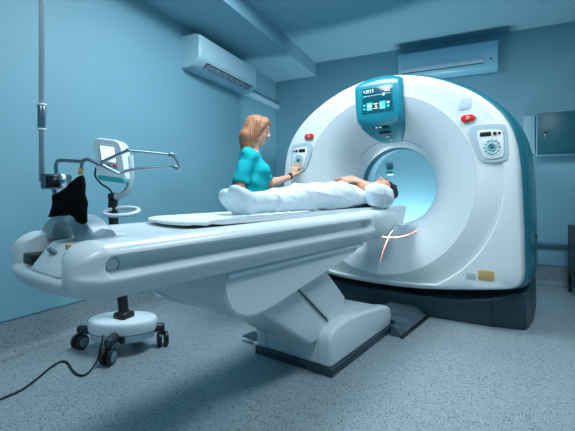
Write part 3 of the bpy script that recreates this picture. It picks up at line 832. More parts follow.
# ================================================================== helpers for people
def head(S, c, Rm, k=.018):
    c = np.array(c, float); Rm = np.array(Rm, float)          # columns: forward, left, up
    p = lambda *q: c + Rm @ np.array(q, float)
    S.ell(p(-.014, 0, .030), (.094, .075, .084), .02, Rm)
    S.ell(p(.018, 0, -.018), (.070, .060, .086), .03, Rm)
    S.ell(p(.050, 0, -.086), (.026, .025, .020), .03, Rm)
    for s in (-1, 1):
        S.ell(p(.050, s * .034, -.024), (.028, .022, .026), .02, Rm)
        S.ell(p(.020, s * .046, -.070), (.034, .016, .022), .03, Rm)
        S.ell(p(-.008, s * .076, -.008), (.018, .007, .031), .006, Rm)
    S.ell(p(.076, 0, .030), (.012, .042, .010), .018, Rm)
    for s in (-1, 1): S.ell(p(.094, s * .031, .010), (.012, .015, .009), .010, Rm, op='s')
    S.cap(p(.082, 0, .012), p(.104, 0, -.022), .006, .0105, k=.012)
    for s in (-1, 1): S.ell(p(.094, s * .010, -.027), (.009, .007, .006), .006, Rm)
    S.ell(p(.084, 0, -.050), (.011, .022, .0055), .006, Rm); S.ell(p(.082, 0, -.060), (.010, .019, .0055), .006, Rm)
    return p
def face_parts(parent, p, Rm, lid=True, skin='skin', brow='hairdark', looking=.0):
    Rm4 = Matrix(np.array(Rm).tolist()).to_4x4()
    for s in (-1, 1):
        e = MB(); e.ell(p(.0775, s * .031, .009), (.010, .0125, .010), 16, Rm4); eo = e.build('eye', M['skin' if skin == 'skin' else 'skin2'], parent)
        e = MB(); e.tube([Vector(p(.0865, s * .021, .005)), Vector(p(.0885, s * .030, .0025)), Vector(p(.0835, s * .041, .005))], .0014, 6); e.build('eyelashes', M['hairdark'], eo)
        e = MB(); e.tube([Vector(p(.0895, s * .015, .029)), Vector(p(.0890, s * .030, .034)), Vector(p(.078, s * .046, .030))], [.0020, .0024, .0012], 6); e.build('eyebrow', M[brow], parent)
    e = MB(); e.ell(p(.0925, 0, -.0495), (.0045, .018, .0035), 14, Rm4); e.ell(p(.0905, 0, -.0575), (.0045, .016, .0038), 14, Rm4); e.build('lips', M['lip'], parent)
def hand(S, W, d, n, t, curl=(.25, .3, .25), sc=1.0, spread=.10, thumb=.6):
    """W wrist, d to the fingers, n where the palm faces, t the thumb side"""
    v = lambda q: np.array(q, float) / np.linalg.norm(q)
    d = v(d); n = v(np.array(n, float) - d * np.dot(n, d)); t = v(np.array(t, float) - d * np.dot(t, d) - n * np.dot(t, n)); W = np.array(W, float)
    lens = [.070, .079, .073, .056]; rr = [.0088, .0088, .0083, .0075]
    for i in range(4):
        off = (.030 - .020 * i) * sc
        K = W + d * (.088 - .004 * abs(i - 1.2)) * sc + t * off
        S.cap(W + d * .015 * sc + t * off * .55, K, .0145 * sc, .0105 * sc, k=.010)
        a = 0; q = K; dd = d + t * spread * (1.2 - i) * .55; dd = v(dd)
        for j, fr in enumerate((.46, .30, .24)):
            a += curl[j]; dr = dd * math.cos(a) + n * math.sin(a); q2 = q + dr * lens[i] * fr * sc
            S.cap(q, q2, rr[i] * sc * (1 - .08 * j), rr[i] * sc * (.94 - .08 * j), k=.003); q = q2
    b = W + d * .022 * sc + t * .022 * sc; b2 = b + v(d * .75 + t * .65 + n * .25) * .038 * sc
    b3 = b2 + v(d * (1 - thumb * .3) + t * .45 + n * .2) * .030 * sc; b4 = b3 + v(d + t * .15 + n * .3) * .024 * sc
    S.cap(b, b2, .0155 * sc, .0115 * sc, k=.012); S.cap(b2, b3, .0110 * sc, .0098 * sc, k=.003); S.cap(b3, b4, .0098 * sc, .0082 * sc, k=.003)

# ================================================================== THE TECHNICIAN (own frame: x the way she faces, y her left)
WA = R(42)
Wm = empty('person', 'person with auburn hair in teal scrubs standing and reaching to the scanner keypad', 'person', (-.75, -.70, 0), 'scan', rot=WA)
BASE[Wm.name] = Vector((0, 0, 0))
def toL(x, y, z):
    a, b = x + .75, y + .70; return np.array((a * math.cos(WA) + b * math.sin(WA), -a * math.sin(WA) + b * math.cos(WA), z))
S = SDF((-.32, -.42, 0), (.62, .72, 1.60), .006)
hp = R(14)
HR = np.array([[math.cos(hp), 0, math.sin(hp)], [0, 1, 0], [-math.sin(hp), 0, math.cos(hp)]])
HY = R(-12); HR = np.array([[math.cos(HY), -math.sin(HY), 0], [math.sin(HY), math.cos(HY), 0], [0, 0, 1]]) @ HR
HC = (.040, 0, 1.452)
p = head(S, HC, HR)
sh = {1: np.array((0, .148, 1.245)), -1: np.array((-.03, -.148, 1.238))}
S.cap((-.012, 0, 1.26), (.015, 0, 1.39), .052, .046, k=.03)
S.cap((-.02, -.11, 1.25), (-.01, .11, 1.25), .045, .045, k=.06)
S.ell((-.005, 0, 1.13), (.100, .150, .155), .05)
for s in (-1, 1): S.ell((.075, s * .062, 1.125), (.045, .050, .05), .04)
S.ell((-.01, 0, .97), (.085, .125, .12), .06)
S.ell((-.015, 0, .83), (.105, .158, .11), .06)
elL = np.array((.15, .32, 1.045)); wrL = toL(-.815, -.095, 1.118)
elR = np.array((-.10, -.215, .985)); wrR = np.array((.075, -.20, .845))
for s, e, w in ((1, elL, wrL), (-1, elR, wrR)):
    S.chain([sh[s], sh[s] * .35 + e * .65, e], [.042, .039, .035], k=.03)
    S.chain([e, e * .7 + w * .3, w], [.036, .036, .024], k=.02)
dirL = toL(-.770, -.03, 1.25) - toL(-.815, -.075, 1.118)
fwd = toL(0, 1, 0) - toL(0, 0, 0); rgt = toL(1, 0, 0) - toL(0, 0, 0)
hand(S, wrL, dirL, fwd, rgt, curl=(.12, .25, .2), sc=.98, spread=.25)
hand(S, wrR, (.62, .05, -.75), (-.3, .9, .1), (.75, .1, .5), curl=(.25, .4, .3), sc=.98)
for s in (-1, 1):
    hx = -.01
    S.chain([(hx, s * .085, .80), (hx + .01, s * .088, .44), (hx - .005, s * .088, .09)], [.080, .052, .034], k=.03)
    S.cap((-.035, s * .088, .04), (.12, s * .10, .03), .035, .028, k=.03)
S.build('body', M['skin'], Wm)
face_parts(Wm, p, HR, brow='hairred')
# hair: a bob to the shoulders, parted from the face
S = SDF((-.22, -.17, 1.24), (.20, .17, 1.60), .004)
q = lambda *a: np.array(HC) + HR @ np.array(a, float)
S.ell(q(-.018, 0, .034), (.095, .080, .087), .0, HR)
S.chain([q(-.045, 0, .02), (-.042, 0, 1.40), (-.048, 0, 1.325)], [.076, .070, .058], k=.03, sq=((1, 0, 0), .80))
for s in (-1, 1):
    S.chain([q(.008, s * .045, .050), q(-.004, s * .064, -.02), (.010, s * .060, 1.39), (.000, s * .062, 1.315)], [.040, .028, .028, .020], k=.03)
    S.chain([q(-.04, s * .055, .0), (-.045, s * .060, 1.40), (-.045, s * .066, 1.318)], [.040, .038, .026], k=.03)
S.chain([q(.052, -.020, .094), q(.068, .03, .072), q(.050, .060, .030), q(.03, .066, -.01)], [.012, .011, .011, .012], k=.03)
S.chain([q(.052, -.012, .094), q(.066, -.048, .068), q(.050, -.062, .025), q(.030, -.066, -.03)], [.012, .011, .011, .013], k=.03)
S.ell(q(.095, 0, -.010), (.075, .056, .074), .012, HR, op='s')
S.disp(lambda X, Y, Z: (.0016 * np.sin(40 * np.arctan2(Y, X + .02) + 5 * Z) + .0010 * np.sin(67 * np.arctan2(Y, X + .02) - 9 * Z)) * np.clip((1.50 - Z) / .08, 0, 1))
S.build('hair', M['hairred'], Wm)
# scrub top
S = SDF((-.26, -.34, .66), (.30, .46, 1.36), .006)
S.cap((-.020, -.115, 1.246), (-.010, .115, 1.246), .052, .052, k=.05); S.cap((-.02, 0, 1.27), (-.02, 0, 1.30), .065, .048, k=.04)
S.ell((-.005, 0, 1.13), (.118, .158, .165), .04)
for s in (-1, 1): S.ell((.082, s * .062, 1.12), (.055, .060, .06), .05)
S.ell((-.012, 0, .97), (.125, .160, .16), .08)
S.ell((-.015, 0, .80), (.145, .190, .16), .08)
S.ell((-.060, 0, 1.02), (.075, .12, .16), .05)
for s, e in ((1, elL), (-1, elR)):
    a = sh[s]; en = a + (e - a) * (.74 if s > 0 else .74); d_ = (e - a) / np.linalg.norm(e - a)
    S.chain([a, a * .6 + en * .4], [.054, .055], k=.04); S.chain([a * .6 + en * .4, en], [.055, .060], k=.010)
    S.cap(en + d_ * .052, en + d_ * .14, .055, .055, k=.004, op='s'); S.cap(en + d_ * .095, en + d_ * .13, .085, .085, k=.006, op='s')
S.cap((.02, 0, 1.33), (.075, 0, 1.30), .045, .020, k=.012, op='s')
S.disp(lambda X, Y, Z: .0050 * np.sin(34 * X + 21 * Z + 3 * np.sin(9 * Y)) * np.sin(15 * Y - 19 * Z + 1.4) + .0025 * np.sin(60 * Z + 25 * X - 30 * Y) + .003 * np.sin(40 * Y + 12 * Z) + .003 * np.sin(46 * X - 38 * Z))
S.plane((0, 0, .70), (0, 0, -1))
S.build('scrub_top', M['scrub'], Wm)
S = SDF((-.2, -.26, .04), (.2, .26, .84), .008)
for s in (-1, 1): S.chain([(-.01, s * .085, .78), (0, s * .09, .44), (-.012, s * .09, .08)], [.098, .075, .062], k=.02)
S.ell((-.015, 0, .78), (.125, .175, .06), .04)
S.disp(lambda X, Y, Z: .003 * np.sin(40 * Z + 12 * X) * np.sin(22 * Y)).plane((0, 0, .075), (0, 0, -1)); S.plane((0, 0, .82), (0, 0, 1))
S.build('trousers', M['trouser'], Wm)
for s in (-1, 1):
    S = SDF((-.1, s * .095 - .08, 0), (.19, s * .095 + .08, .12), .005)
    S.chain([(-.04, s * .088, .042), (.04, s * .092, .045), (.125, s * .10, .035)], [.044, .046, .036], k=.02); S.plane((0, 0, .001), (0, 0, -1))
    S.build('shoe', M['shoe'], Wm)
# watch on the left wrist
ax = Vector(wrL - elL).normalized(); c = Vector(wrL) - ax * .012; u = ax.orthogonal().normalized(); w_ = ax.cross(u)
mb = MB(); mb.loft([[c + ax * o_ + (u * math.cos(2 * PI * i / 28) + w_ * math.sin(2 * PI * i / 28)) * r for i in range(28)] for o_, r in ((-.011, .0265), (-.010, .0285), (.010, .0285), (.011, .0265))], cap=False)
wt = mb.build('wrist_watch', M['black'], Wm)
bk = -(Vector(fwd)); bk = (bk - ax * bk.dot(ax)).normalized()
mb = MB(); mb.cyl(c + bk * .026, c + bk * .036, .018, n=20, bev=.002); mb.build('watch_case', M['black'], wt)

# ================================================================== THE PATIENT
PT = empty('person', 'person in white clothes lying on the patient table with hands folded on the belly', 'person', (0, -.7, .86), 'scan')
PR = np.array([[0, -1, 0], [math.sin(R(-6)), 0, math.cos(R(-6))], [math.cos(R(6)), 0, math.sin(R(6))]])
# forward = up, left = -x of the head frame pointing to +x side, up = +y
PR = np.stack([np.array((0.0, -.10, .995)), np.array((1.0, 0, 0)) , np.array((0, .995, .10))], 1)
PC = (.015, .045, .985)
S = SDF((-.36, -1.80, .84), (.36, .24, 1.12), .006)
pp = head(S, PC, PR)
S.cap((0, -.17, .93), (.010, -.02, .96), .050, .046, k=.03)
S.cap((-.13, -.22, .918), (.13, -.22, .918), .050, .050, k=.05)
S.ell((0, -.33, .94), (.150, .20, .085), .05); S.ell((0, -.58, .935), (.135, .20, .078), .05); S.ell((0, -.80, .935), (.155, .13, .075), .05)
PE = {1: np.array((.212, -.560, .962)), -1: np.array((-.235, -.52, .93))}
PS = {1: np.array((.165, -.275, .918)), -1: np.array((-.165, -.275, .918))}
PW = {1: np.array((.010, -.500, 1.060)), -1: np.array((-.02, -.545, 1.040))}
for s in (-1, 1):
    S.chain([PS[s], (PS[s] + PE[s]) / 2, PE[s]], [.05, .043, .037], k=.02)
    S.chain([PE[s], PE[s] * .65 + PW[s] * .35, PW[s]], [.038, .037, .024], k=.015)
    S.chain([(s * .085, -.82, .930), (s * .10, -1.20, .920), (s * .070, -1.55, .900)], [.070, .045, .030], k=.02)
    S.chain([(s * .065, -1.56, .895), ((.058 if s > 0 else -.09), (-1.66 if s > 0 else -1.58), .900), ((.056 if s > 0 else -.095), (-1.69 if s > 0 else -1.60), .935)], [.026, .026, .018], k=.02)
hand(S, PW[1], (-1, .12, .04), (0.1, 0, -1), (.0, 1, .1), curl=(.15, .30, .3), sc=.95)
hand(S, PW[-1], (1, -.02, .0), (-.1, 0, -1), (.0, 1, .0), curl=(.12, .2, .2), sc=.95)
S.build('body', M['skin2'], PT)
face_parts(PT, pp, PR, skin='skin2')
S = SDF((-.13, -.05, .85), (.15, .34, 1.07), .0045)
q = lambda *a: np.array(PC) + PR @ np.array(a, float)
S.ell(q(-.022, 0, .044), (.104, .090, .104), .0, PR)
S.ell(q(-.035, 0, -.02), (.075, .080, .08), .02, PR)
S.ell(q(-.01, .02, .150), (.046, .046, .042), .02, PR); S.ell(q(-.045, .03, .165), (.044, .040, .044), .02, PR); S.ell(q(.010, .03, .185), (.024, .026, .024), .014, PR)
S.ell(q(.088, 0, -.028), (.080, .062, .078), .012, PR, op='s')
S.disp(lambda X, Y, Z: .002 * np.sin(120 * X + 60 * Z) * np.sin(40 * Y))
S.plane((0, 0, .866), (0, 0, -1))
S.build('hair', M['hairdark'], PT)
# shirt
def fold(a, b):
    def f(X, Y, Z):
        wx = X + .03 * np.sin(13 * Y + 5 * Z) + .02 * np.sin(31 * Y - 17 * X); wy = Y + .04 * np.sin(9 * X + 4) + .02 * np.sin(27 * X + 14 * Z)
        r1 = 1 - np.abs(np.sin(17 * wy + 11 * wx)); r2 = 1 - np.abs(np.sin(23 * wx - 9 * wy + 1.3)); r3 = 1 - np.abs(np.sin(38 * wy - 21 * wx + 20 * Z))
        r4 = 1 - np.abs(np.sin(30 * (Z + .25 * wx) + 4 * wy)); mask = .5 + .5 * np.sin(5.3 * Y + 9 * X + 1)
        return -a * (r1 ** 4 * .75 * mask + r2 ** 3 * .6 * (1 - mask) + r4 ** 3 * .55) - b * r3 ** 3 * .7 * mask + .30 * a + .15 * b
    return f
S = SDF((-.34, -.92, .83), (.34, -.04, 1.13), .005)
S.cap((-.13, -.22, .918), (.13, -.22, .918), .062, .062, k=.05)
S.ell((0, -.33, .94), (.168, .22, .098), .05); S.ell((0, -.60, .933), (.155, .23, .086), .06); S.ell((0, -.78, .935), (.190, .13, .088), .05)
for s in (-1, 1):
    a, e = PS[s], PE[s]; en = e; d_ = (e - a) / np.linalg.norm(e - a)
    S.cap(e, e + (PW[s] - e) * .08, .054, .050, k=.015)
    S.chain([a, (a + en) / 2 + np.array((s * .01, 0, 0)), en], [.062, .070, .062], k=.035)
    S.cap((a + en) / 2 + np.array((s * .0, .05, -.032)), en + np.array((-s * .005, .0, -.045)), .056, .048, k=.04)
    w_ = PW[s] - e; w_ = w_ / np.linalg.norm(w_)
    S.cap(e + w_ * .060, e + w_ * .12, .046, .042, k=.005, op='s'); S.cap(e + w_ * .10 + np.array((s * .01, 0, .008)), PW[s] + np.array((0, 0, .02)), .050, .040, k=.008, op='s')
S.cap((0, -.12, .98), (0, -.22, 1.05), .05, .020, k=.012, op='s')
S.disp(fold(.0100, .0060)).plane((0, 0, .853), (0, 0, -1)); S.plane((0, -.88, 0), (0, -1, 0))
sh_ = S.build('shirt', M['gown'], PT)
# trousers
S = SDF((-.26, -1.66, .83), (.26, -.74, 1.05), .006)
for s in (-1, 1): S.chain([(s * .088, -.80, .938), (s * .100, -1.0, .932), (s * .105, -1.22, .920), (s * .078, -1.52, .898)], [.086, .076, .060, .046], k=.025)
S.ell((0, -.80, .935), (.182, .12, .083), .04)
S.disp(fold(.0110, .0060)).plane((0, 0, .853), (0, 0, -1)); S.plane((0, -1.50, 0), (.25, -1, 0))
S.build('trousers', M['gown'], PT)
for s in (-1, 1):
    hx, hy, tx, ty, tz = ((.060, -1.640, .052, -1.705, .950) if s > 0 else (-.088, -1.560, -.104, -1.612, .934))
    S = SDF((hx - .12, -1.80, .83), (hx + .12, -1.36, 1.03), .004)
    S.chain([(.084 * s, hy + .26, .905), (hx + .006 * s, hy + .10, .902), (hx, hy + .035, .898)], [.050, .040, .036], k=.03)
    S.chain([(hx, hy, .883), ((hx + tx) / 2, (hy + ty) / 2 + .004, .915), (tx, ty, tz)], [.036, .042, .036], k=.045, sq=((0, .9, .45), .78))
    S.cap((hx, hy + .04, .915), ((hx + tx) / 2, (hy + ty) / 2 + .015, .93), .032, .026, k=.04)
    S.plane((0, 0, .846), (0, 0, -1))
    S.disp(lambda X, Y, Z: .0012 * np.sin(70 * Y + 40 * Z))
    S.build('shoe_cover', M['shoe'], PT)

# ================================================================== injector trolley, given by picture ray and depth
CA, SA = math.cos(R(25.1)), math.sin(R(25.1))
def W(px, py, d):
    lat = (px - 287.5) / 375 * d
    return Vector((lat * CA - d * SA, lat * SA + d * CA, .93 + (197 - py) / 375 * d))
gf = [W(px, py, .93 * 375 / (py - 197)) for px, py in ((108, 365), (79, 348.5), (163.5, 345.5), (138, 338))]
for g in gf: g.z = 0
ctr = (gf[0] + gf[1] + gf[2] + gf[3]) / 4
I = empty('contrast_injector', 'white contrast injector with a small lit screen on a four-wheeled trolley behind the table', 'medical injector', (ctr.x, ctr.y, 0))
B = I
mb = MB()
for g in gf:
    d = (g - ctr); e = ctr + d * .96
    mb.tube([ctr + d * .35 + Vector((0, 0, .115)), e + Vector((0, 0, .118)), e + Vector((0, 0, .116)) + d * .05], [.034, .026, .022], 14, spline=False)
mb.box((ctr.x - .11, ctr.y - .10, .07), (ctr.x + .11, ctr.y + .10, .14), .02)
mb.build('trolley_frame', M['drkgrey'], B)
for k, g in enumerate(gf):
    e = ctr + (g - ctr) * .98
    cst = MB().cyl(e + Vector((0, 0, .07)), e + Vector((0, 0, .125)), .013, n=14).build('caster', M['drkgrey'], B)
    a = R([20, 5, 50, 75][k]); axv = Vector((math.cos(a), math.sin(a), 0))
    for s in (-1, 1):
        c = e + axv * (s * .020) + Vector((0, 0, .044))
        w_ = MB().cyl(c - axv * .012, c + axv * .012, .044, n=28, bev=.006).build('wheel', M['black'], cst)
        MB().cyl(c + axv * s * .0115, c + axv * s * .0145, .030, n=22, bev=.002).build('wheel_cap', M['rubber'], cst)
# white double-lobed cover
fdir = (W(150, 320, 2.3) - W(90, 320, 2.3)); fdir.z = 0; fdir.normalize(); gd = Vector((-fdir.y, fdir.x, 0))
def blob(k, z):
    out = []
    for i in range(48):
        t = 2 * PI * i / 48; r = .165 + .018 * math.cos(2 * t) ; x = r * math.cos(t) * 1.12 * k; y = r * math.sin(t) * .92 * k
        out.append(ctr + fdir * x + gd * y + Vector((0, 0, z)))
    return out
mb = MB(); mb.loft([blob(.90, .118), blob(.98, .124), blob(1.0, .145), blob(1.0, .172), blob(.975, .188), blob(.92, .195), blob(.3, .200)]); mb.build('trolley_cover', M['white'], B, auto=50)
mb = MB(); mb.loft([blob(.85, .072), blob(.92, .080), blob(.94, .117)]); mb.build('lower_cover', M['tablegrey'], B, auto=50)
# black column leaning back over the base
p0 = ctr + Vector((0, 0, .16)); p1 = W(121.5, 290, 2.30); p2 = W(113.6, 222, 2.30); p3 = W(113.2, 198, 2.30)
b0 = W(124, 322, 2.28)
mb = MB(); mb.box((b0.x - .045, b0.y - .045, .19), (b0.x + .045, b0.y + .045, .235), .012); mb.build('column_socket', M['black'], B)
mb = MB(); mb.tube([Vector((b0.x, b0.y, .20)), p1, p2, p3], [.030, .029, .028, .027], 20, sub=5); mb.build('column', M['black'], B)
mb = MB(); mb.tube([p3, W(112.8, 195, 2.30)], .030, 20, spline=False); mb.build('column_collar', M['chrome'], B)
# ring handle
c = W(121.5, 211.5, 2.24); rt = Vector((CA, SA, 0)); fw = Vector((-SA, CA, .30)).normalized()
mb = MB(); mb.tube([c + rt * (.098 * math.cos(t)) + fw * (.075 * math.sin(t)) for t in [2 * PI * i / 40 for i in range(40)]], .0125, 12, spline=False, closed=True)
mb.build('ring_handle', M['white'], B)
# yoke arm
mb = MB(); mb.tube([W(112.5, 195, 2.28), W(118, 196.5, 2.28), W(125.5, 192.5, 2.28), W(130, 183, 2.28), W(131.3, 170, 2.28), W(130.8, 156, 2.29)], [.022, .020, .018, .017, .017, .014], 12)
mb.build('yoke', M['tablegrey'], B)
mb = MB(); mb.cyl(W(112.5, 199, 2.28), W(112.5, 193.3, 2.28), .026, n=20, bev=.004); mb.build('joint', M['black'], B)
# head
up = Vector((-.15, 0, 1)); 
hc = W(113, 160, 2.26); rt2 = (rt * math.cos(R(8)) - Vector((0, 0, 1)) * math.sin(R(8)) * 1.0).normalized()
up2 = (Vector((0, 0, 1)) * math.cos(R(8)) + rt * math.sin(R(-8))).normalized(); fw2 = rt2.cross(up2) ; fw2 = -fw2 if fw2.dot(Vector((-SA, CA, 0))) > 0 else fw2   # towards the viewer
HM = Matrix((( rt2.x, up2.x, fw2.x, hc.x), (rt2.y, up2.y, fw2.y, hc.y), (rt2.z, up2.z, fw2.z, hc.z), (0, 0, 0, 1)))
def hpt(x, y, z): return HM @ Vector((x, y, z))
def slab(x0, y0, x1, y1, r, za, zb, k=.92, tap=0):
    x0, y0, x1, y1, r = [q * .90 for q in (x0, y0, x1, y1, r)]
    sh0 = rrect(x0, y0, x1, y1, r, 6); cx, cy = (x0 + x1) / 2, (y0 + y1) / 2
    f = lambda q, s: (cx + (q[0] - cx) * s * (1 + tap * (q[1] - cy)), cy + (q[1] - cy) * s)
    m = MB(); zz = [(za, k), (za + (zb - za) * .12, 1), (za + (zb - za) * .82, 1), (zb, k)]
    m.loft([[hpt(*f(q, s), z) for q in sh0] for z, s in zz]); return m
slab(-.098, -.145, .098, .138, .045, -.075, .055, .93, -.25).build('injector_head', M['white'], B, auto=45)
ih = bpy.data.objects['injector_head']
slab(-.090, -.150, .090, -.115, .015, -.07, .0605, .97).build('head_foot', M['cyanbtn'], ih, auto=45)
slab(-.055, -.060, .058, .095, .010, .052, .0585, .98).build('screen_bezel', M['tablegrey'], ih, auto=45)
slab(-.046, -.018, .048, .084, .004, .056, .0600, .99).build('screen', M['screenlit'], ih, auto=45)
for xx, m in ((-.034, 'rubber'), (.0, 'rubber'), (.036, 'red')): slab(xx - .011, -.050, xx + .011, -.034, .007, .056, .063, .9).build('button', M[m], ih)
mb = MB(); mb.tube([hpt(-.097, -.035, .0), W(95, 175, 2.27), W(101.5, 184, 2.25), W(108, 188, 2.25), W(112, 193, 2.25)], .0055, 8); mb.build('head_cable', M['black'], B)
# power cable on the floor
def fl(px, py): g = W(px, py, .93 * 375 / (py - 197)); g.z = .006; return g
mb = MB(); a = W(101.5, 344, 2.12)
mb.tube([W(103, 335, 2.15), a, fl(97, 362), fl(88, 374), fl(80, 376.5), fl(73, 372), fl(67, 363.5), fl(60, 363), fl(50, 369), fl(38, 379), fl(20, 392), fl(-12, 405)], .0055, 8)
cb = mb.build('power_cable', M['black']); tag(cb, 'thin black cable snaking over the floor from the injector trolley', 'cable')

# ================================================================== hanging pole with arms, black cloth
D = 1.12
SP = empty('suspended_pole', 'thin pale pole hanging from the ceiling with chrome arms at the left edge', 'pole stand', (W(42, 190, D).x, W(42, 190, D).y, 1.0))
a = W(41.8, 175, D)
mb = MB(); mb.cyl(Vector((a.x, a.y, a.z - .02)), Vector((a.x, a.y, Z1)), .0078, n=16); mb.cyl(Vector((a.x, a.y, Z1 - .02)), Vector((a.x, a.y, Z1)), .03, n=24); mb.build('pole', M['pole'], SP)
z0, z1 = W(0, 129.5, D).z, W(0, 105, D).z
mb = MB(); mb.cyl(Vector((a.x, a.y, z0)), Vector((a.x, a.y, z1)), .0112, n=18, bev=.002); mb.build('sleeve', M['chrome'], SP)
for z in (z0, z1): MB().cyl(Vector((a.x, a.y, z - .003)), Vector((a.x, a.y, z + .003)), .0128, n=18).build('collar', M['white'], SP)
def wbox(px0, py0, px1, py1, d0, d1, m, nm, par, bev=.003):
    v = [W(x, y, d) for d in (d0, d1) for x, y in ((px0, py0), (px1, py0), (px1, py1), (px0, py1))]
    # keep it a true box: the far side repeats the near side moved along the depth axis
    off = Vector((-SA, CA, 0)) * (d1 - d0)
    v = v[:4] + [q + off for q in v[:4]]
    bm = bmesh.new(); b = [bm.verts.new(q) for q in v]
    for f in ((0, 1, 2, 3), (7, 6, 5, 4), (0, 4, 5, 1), (1, 5, 6, 2), (2, 6, 7, 3), (3, 7, 4, 0)): bm.faces.new([b[i] for i in f])
    bmesh.ops.recalc_face_normals(bm, faces=bm.faces); bmesh.ops.bevel(bm, geom=bm.edges[:], offset=bev, segments=2, affect='EDGES')
    return MB()._bm(bm).build(nm, m, par)
cl = wbox(40, 173.8, 59.5, 189, D - .03, D + .035, M['chrome'], 'clamp_box', SP)
wbox(45.5, 176, 58.6, 187.5, D - .032, D - .028, M['black'], 'clamp_recess', cl, .001)
mb = MB(); mb.tube([W(56.5, 174, D), W(56, 167, D), W(57, 163, D), W(61, 160.5, D), W(82, 161.5, D), W(88, 159.5, D), W(98.5, 163.5, D)], .0058, 10)
mb.build('arm', M['chrome'], SP)
mb = MB(); mb.tube([W(81.5, 172, D), W(82, 164, D), W(84, 160.5, D), W(88, 159.5, D)], .0056, 10); mb.build('hook', M['chrome'], SP)
mb = MB(); mb.cyl(W(80.7, 174.5, D), W(81, 168.5, D), .0066, n=12); mb.build('tag', M['yellow'], SP)
mb = MB(); mb.tube([W(54, 188.5, D), W(55, 193, D), W(58, 196.5, D)], .0066, 10); mb.build('stub', M['chrome'], SP)
lp = [(99, 163.6), (126, 151.3), (129, 150.5), (170, 154.6), (173, 156), (179, 167.5), (177, 169.3), (170, 166.4), (131, 170), (121, 173.6), (117, 173), (101, 164.8)]
dl = [D, D, D, D + .02, D + .02, D + .05, D + .06, D + .07, D + .05, D + .04, D + .03, D]
mb = MB(); mb.tube([W(x, y, d) for (x, y), d in zip(lp, dl)], .0050, 10, sub=4, closed=True); mb.build('loop_arm', M['chrome'], SP)
for x, y, d in ((98.8, 163.8, D), (171, 155, D + .02), (178, 168.5, D + .055)): MB().ell(W(x, y, d), (.008, .008, .008), 14).build('arm_joint', M['chrome'], SP)
# black cloth
cp = [(65, 195), (75, 185), (100, 183), (120, 162), (140, 146), (165, 133), (188, 110), (205, 90), (225, 82), (240, 90), (243, 130), (245, 180), (249, 235), (243, 270), (244, 340), (225, 348), (208, 335), (188, 312), (160, 297), (128, 302), (108, 300), (75, 307), (40, 308), (56, 297), (68, 285), (66, 240)]
cp = [(40 + x / 5.386, 160 + y / 5.386) for x, y in cp]
D2 = 1.06
nrm = Vector((-SA, CA, 0)); mb = MB(); m_ = []
ccx = sum(x for x, y in cp) / len(cp); ccy = sum(y for x, y in cp) / len(cp)
def ripple(x, y): return .006 * math.sin(x * .5 + y * .1) + .004 * math.sin(x * .23 - y * .3)
mb.loft([[W(ccx + (x - ccx) * k, ccy + (y - ccy) * k, D2) + nrm * (o_ + ripple(x, y) * k) for x, y in cp] for k, o_ in ((.5, -.013), (.96, -.010), (1, -.004), (1, .004), (.96, .010), (.5, .013))])
cl = mb.build('black_cover', M['blackcloth'], auto=60)
tag(cl, 'black cloth cover hanging from the chrome arm above the near end of the table', 'cover')
# ================================================================== LIGHT, CAMERA
ceiling_lamp(-1.05, 2.15, .6, 1.2, 46, 'rectangular ceiling lamp over the patient table')
ceiling_lamp(.75, 2.3, .6, 1.2, 29, 'rectangular ceiling lamp over the room right of the table')
ceiling_lamp(-.2, -.4, .6, 1.2, 24, 'rectangular ceiling lamp over the near end of the room')
# fill lamp added behind the gantry to brighten the wall seen through the bore
def area(nm, loc, tgt, w, h, e, col=LC):
    l = bpy.data.lights.new(nm, 'AREA'); l.shape = 'RECTANGLE'; l.size = w; l.size_y = h; l.energy = e; l.color = col
    o = bpy.data.objects.new(nm, l); COL.objects.link(o); o.location = loc
    o.rotation_euler = (Vector(tgt) - Vector(loc)).to_track_quat('-Z', 'Y').to_euler(); return o
area('fill_behind_gantry', (-.55, 4.35, .12), (-.7, 4.77, .8), .8, .08, 34, (.82, .96, 1))

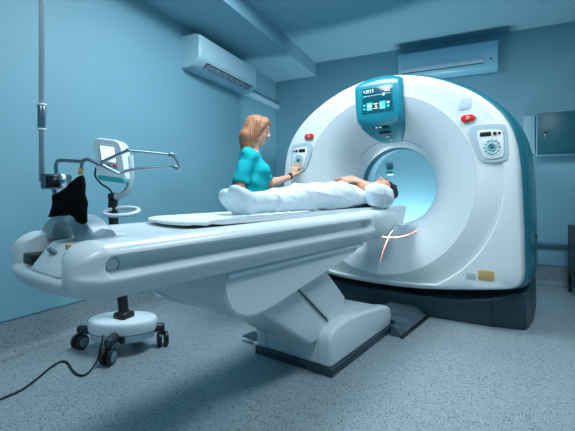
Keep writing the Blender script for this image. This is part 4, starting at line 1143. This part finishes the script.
# positioning laser: a real lamp shining through a cross-shaped slit
l = bpy.data.lights.new('positioning_laser', 'SPOT'); l.energy = 70; l.color = (1, .30, .16); l.spot_size = R(150); l.spot_blend = .3; l.shadow_soft_size = 0
l.use_nodes = True; nt = l.node_tree; em = nt.nodes['Emission']
tc = nt.nodes.new('ShaderNodeTexCoord'); sp = nt.nodes.new('ShaderNodeSeparateXYZ'); nt.links.new(tc.outputs['Normal'], sp.inputs[0])
def nd(op, a, b=None):
    n = nt.nodes.new('ShaderNodeMath'); n.operation = op
    for k, v in enumerate((a, b)):
        if v is None: continue
        if isinstance(v, (int, float)): n.inputs[k].default_value = v
        else: nt.links.new(v, n.inputs[k])
    return n.outputs[0]
ax_ = nd('ABSOLUTE', nd('DIVIDE', sp.outputs[0], sp.outputs[2])); ay_ = nd('ABSOLUTE', nd('DIVIDE', sp.outputs[1], sp.outputs[2]))
m1 = nd('MULTIPLY', nd('LESS_THAN', ax_, .007), nd('LESS_THAN', ay_, .65)); m2 = nd('MULTIPLY', nd('LESS_THAN', ay_, .007), nd('LESS_THAN', ax_, 2.8))
nt.links.new(nd('MAXIMUM', m1, m2), em.inputs['Strength'])
o = bpy.data.objects.new('positioning_laser', l); COL.objects.link(o); o.matrix_world = SCM @ Matrix.Translation((0, .22, .765))

w = bpy.data.worlds.new('w'); bpy.context.scene.world = w; w.use_nodes = True
w.node_tree.nodes['Background'].inputs[0].default_value = (.25, .55, .7, 1); w.node_tree.nodes['Background'].inputs[1].default_value = .3

cam = bpy.data.cameras.new('camera'); co = bpy.data.objects.new('camera', cam); COL.objects.link(co)
co.location = (0, 0, .93); co.rotation_euler = (R(90), 0, R(25.1))
cam.sensor_width = 36; cam.lens = 375 / 575 * 36; cam.shift_y = -18.5 / 575; cam.clip_start = .05
sc = bpy.context.scene; sc.camera = co
sc.view_settings.view_transform = 'Standard'; sc.view_settings.look = 'None'; sc.view_settings.gamma = 1
sc.view_settings.exposure = 0.0
try: sc.view_settings.use_curve_mapping = False
except Exception: pass
sc.cycles.use_denoising = True
sc.cycles.max_bounces = 6
t = empty('added_fill_fixture', 'added low housing on the floor behind the scanner for the fill lamp on the back wall', 'added fill light', (-.56, 4.33, 0))
mb = MB(); mb.box((-.98, 4.27, 0), (-.14, 4.335, .10), .006); mb.build('housing', M['base'], t)  # made-up housing for the fill lamp added behind the gantry
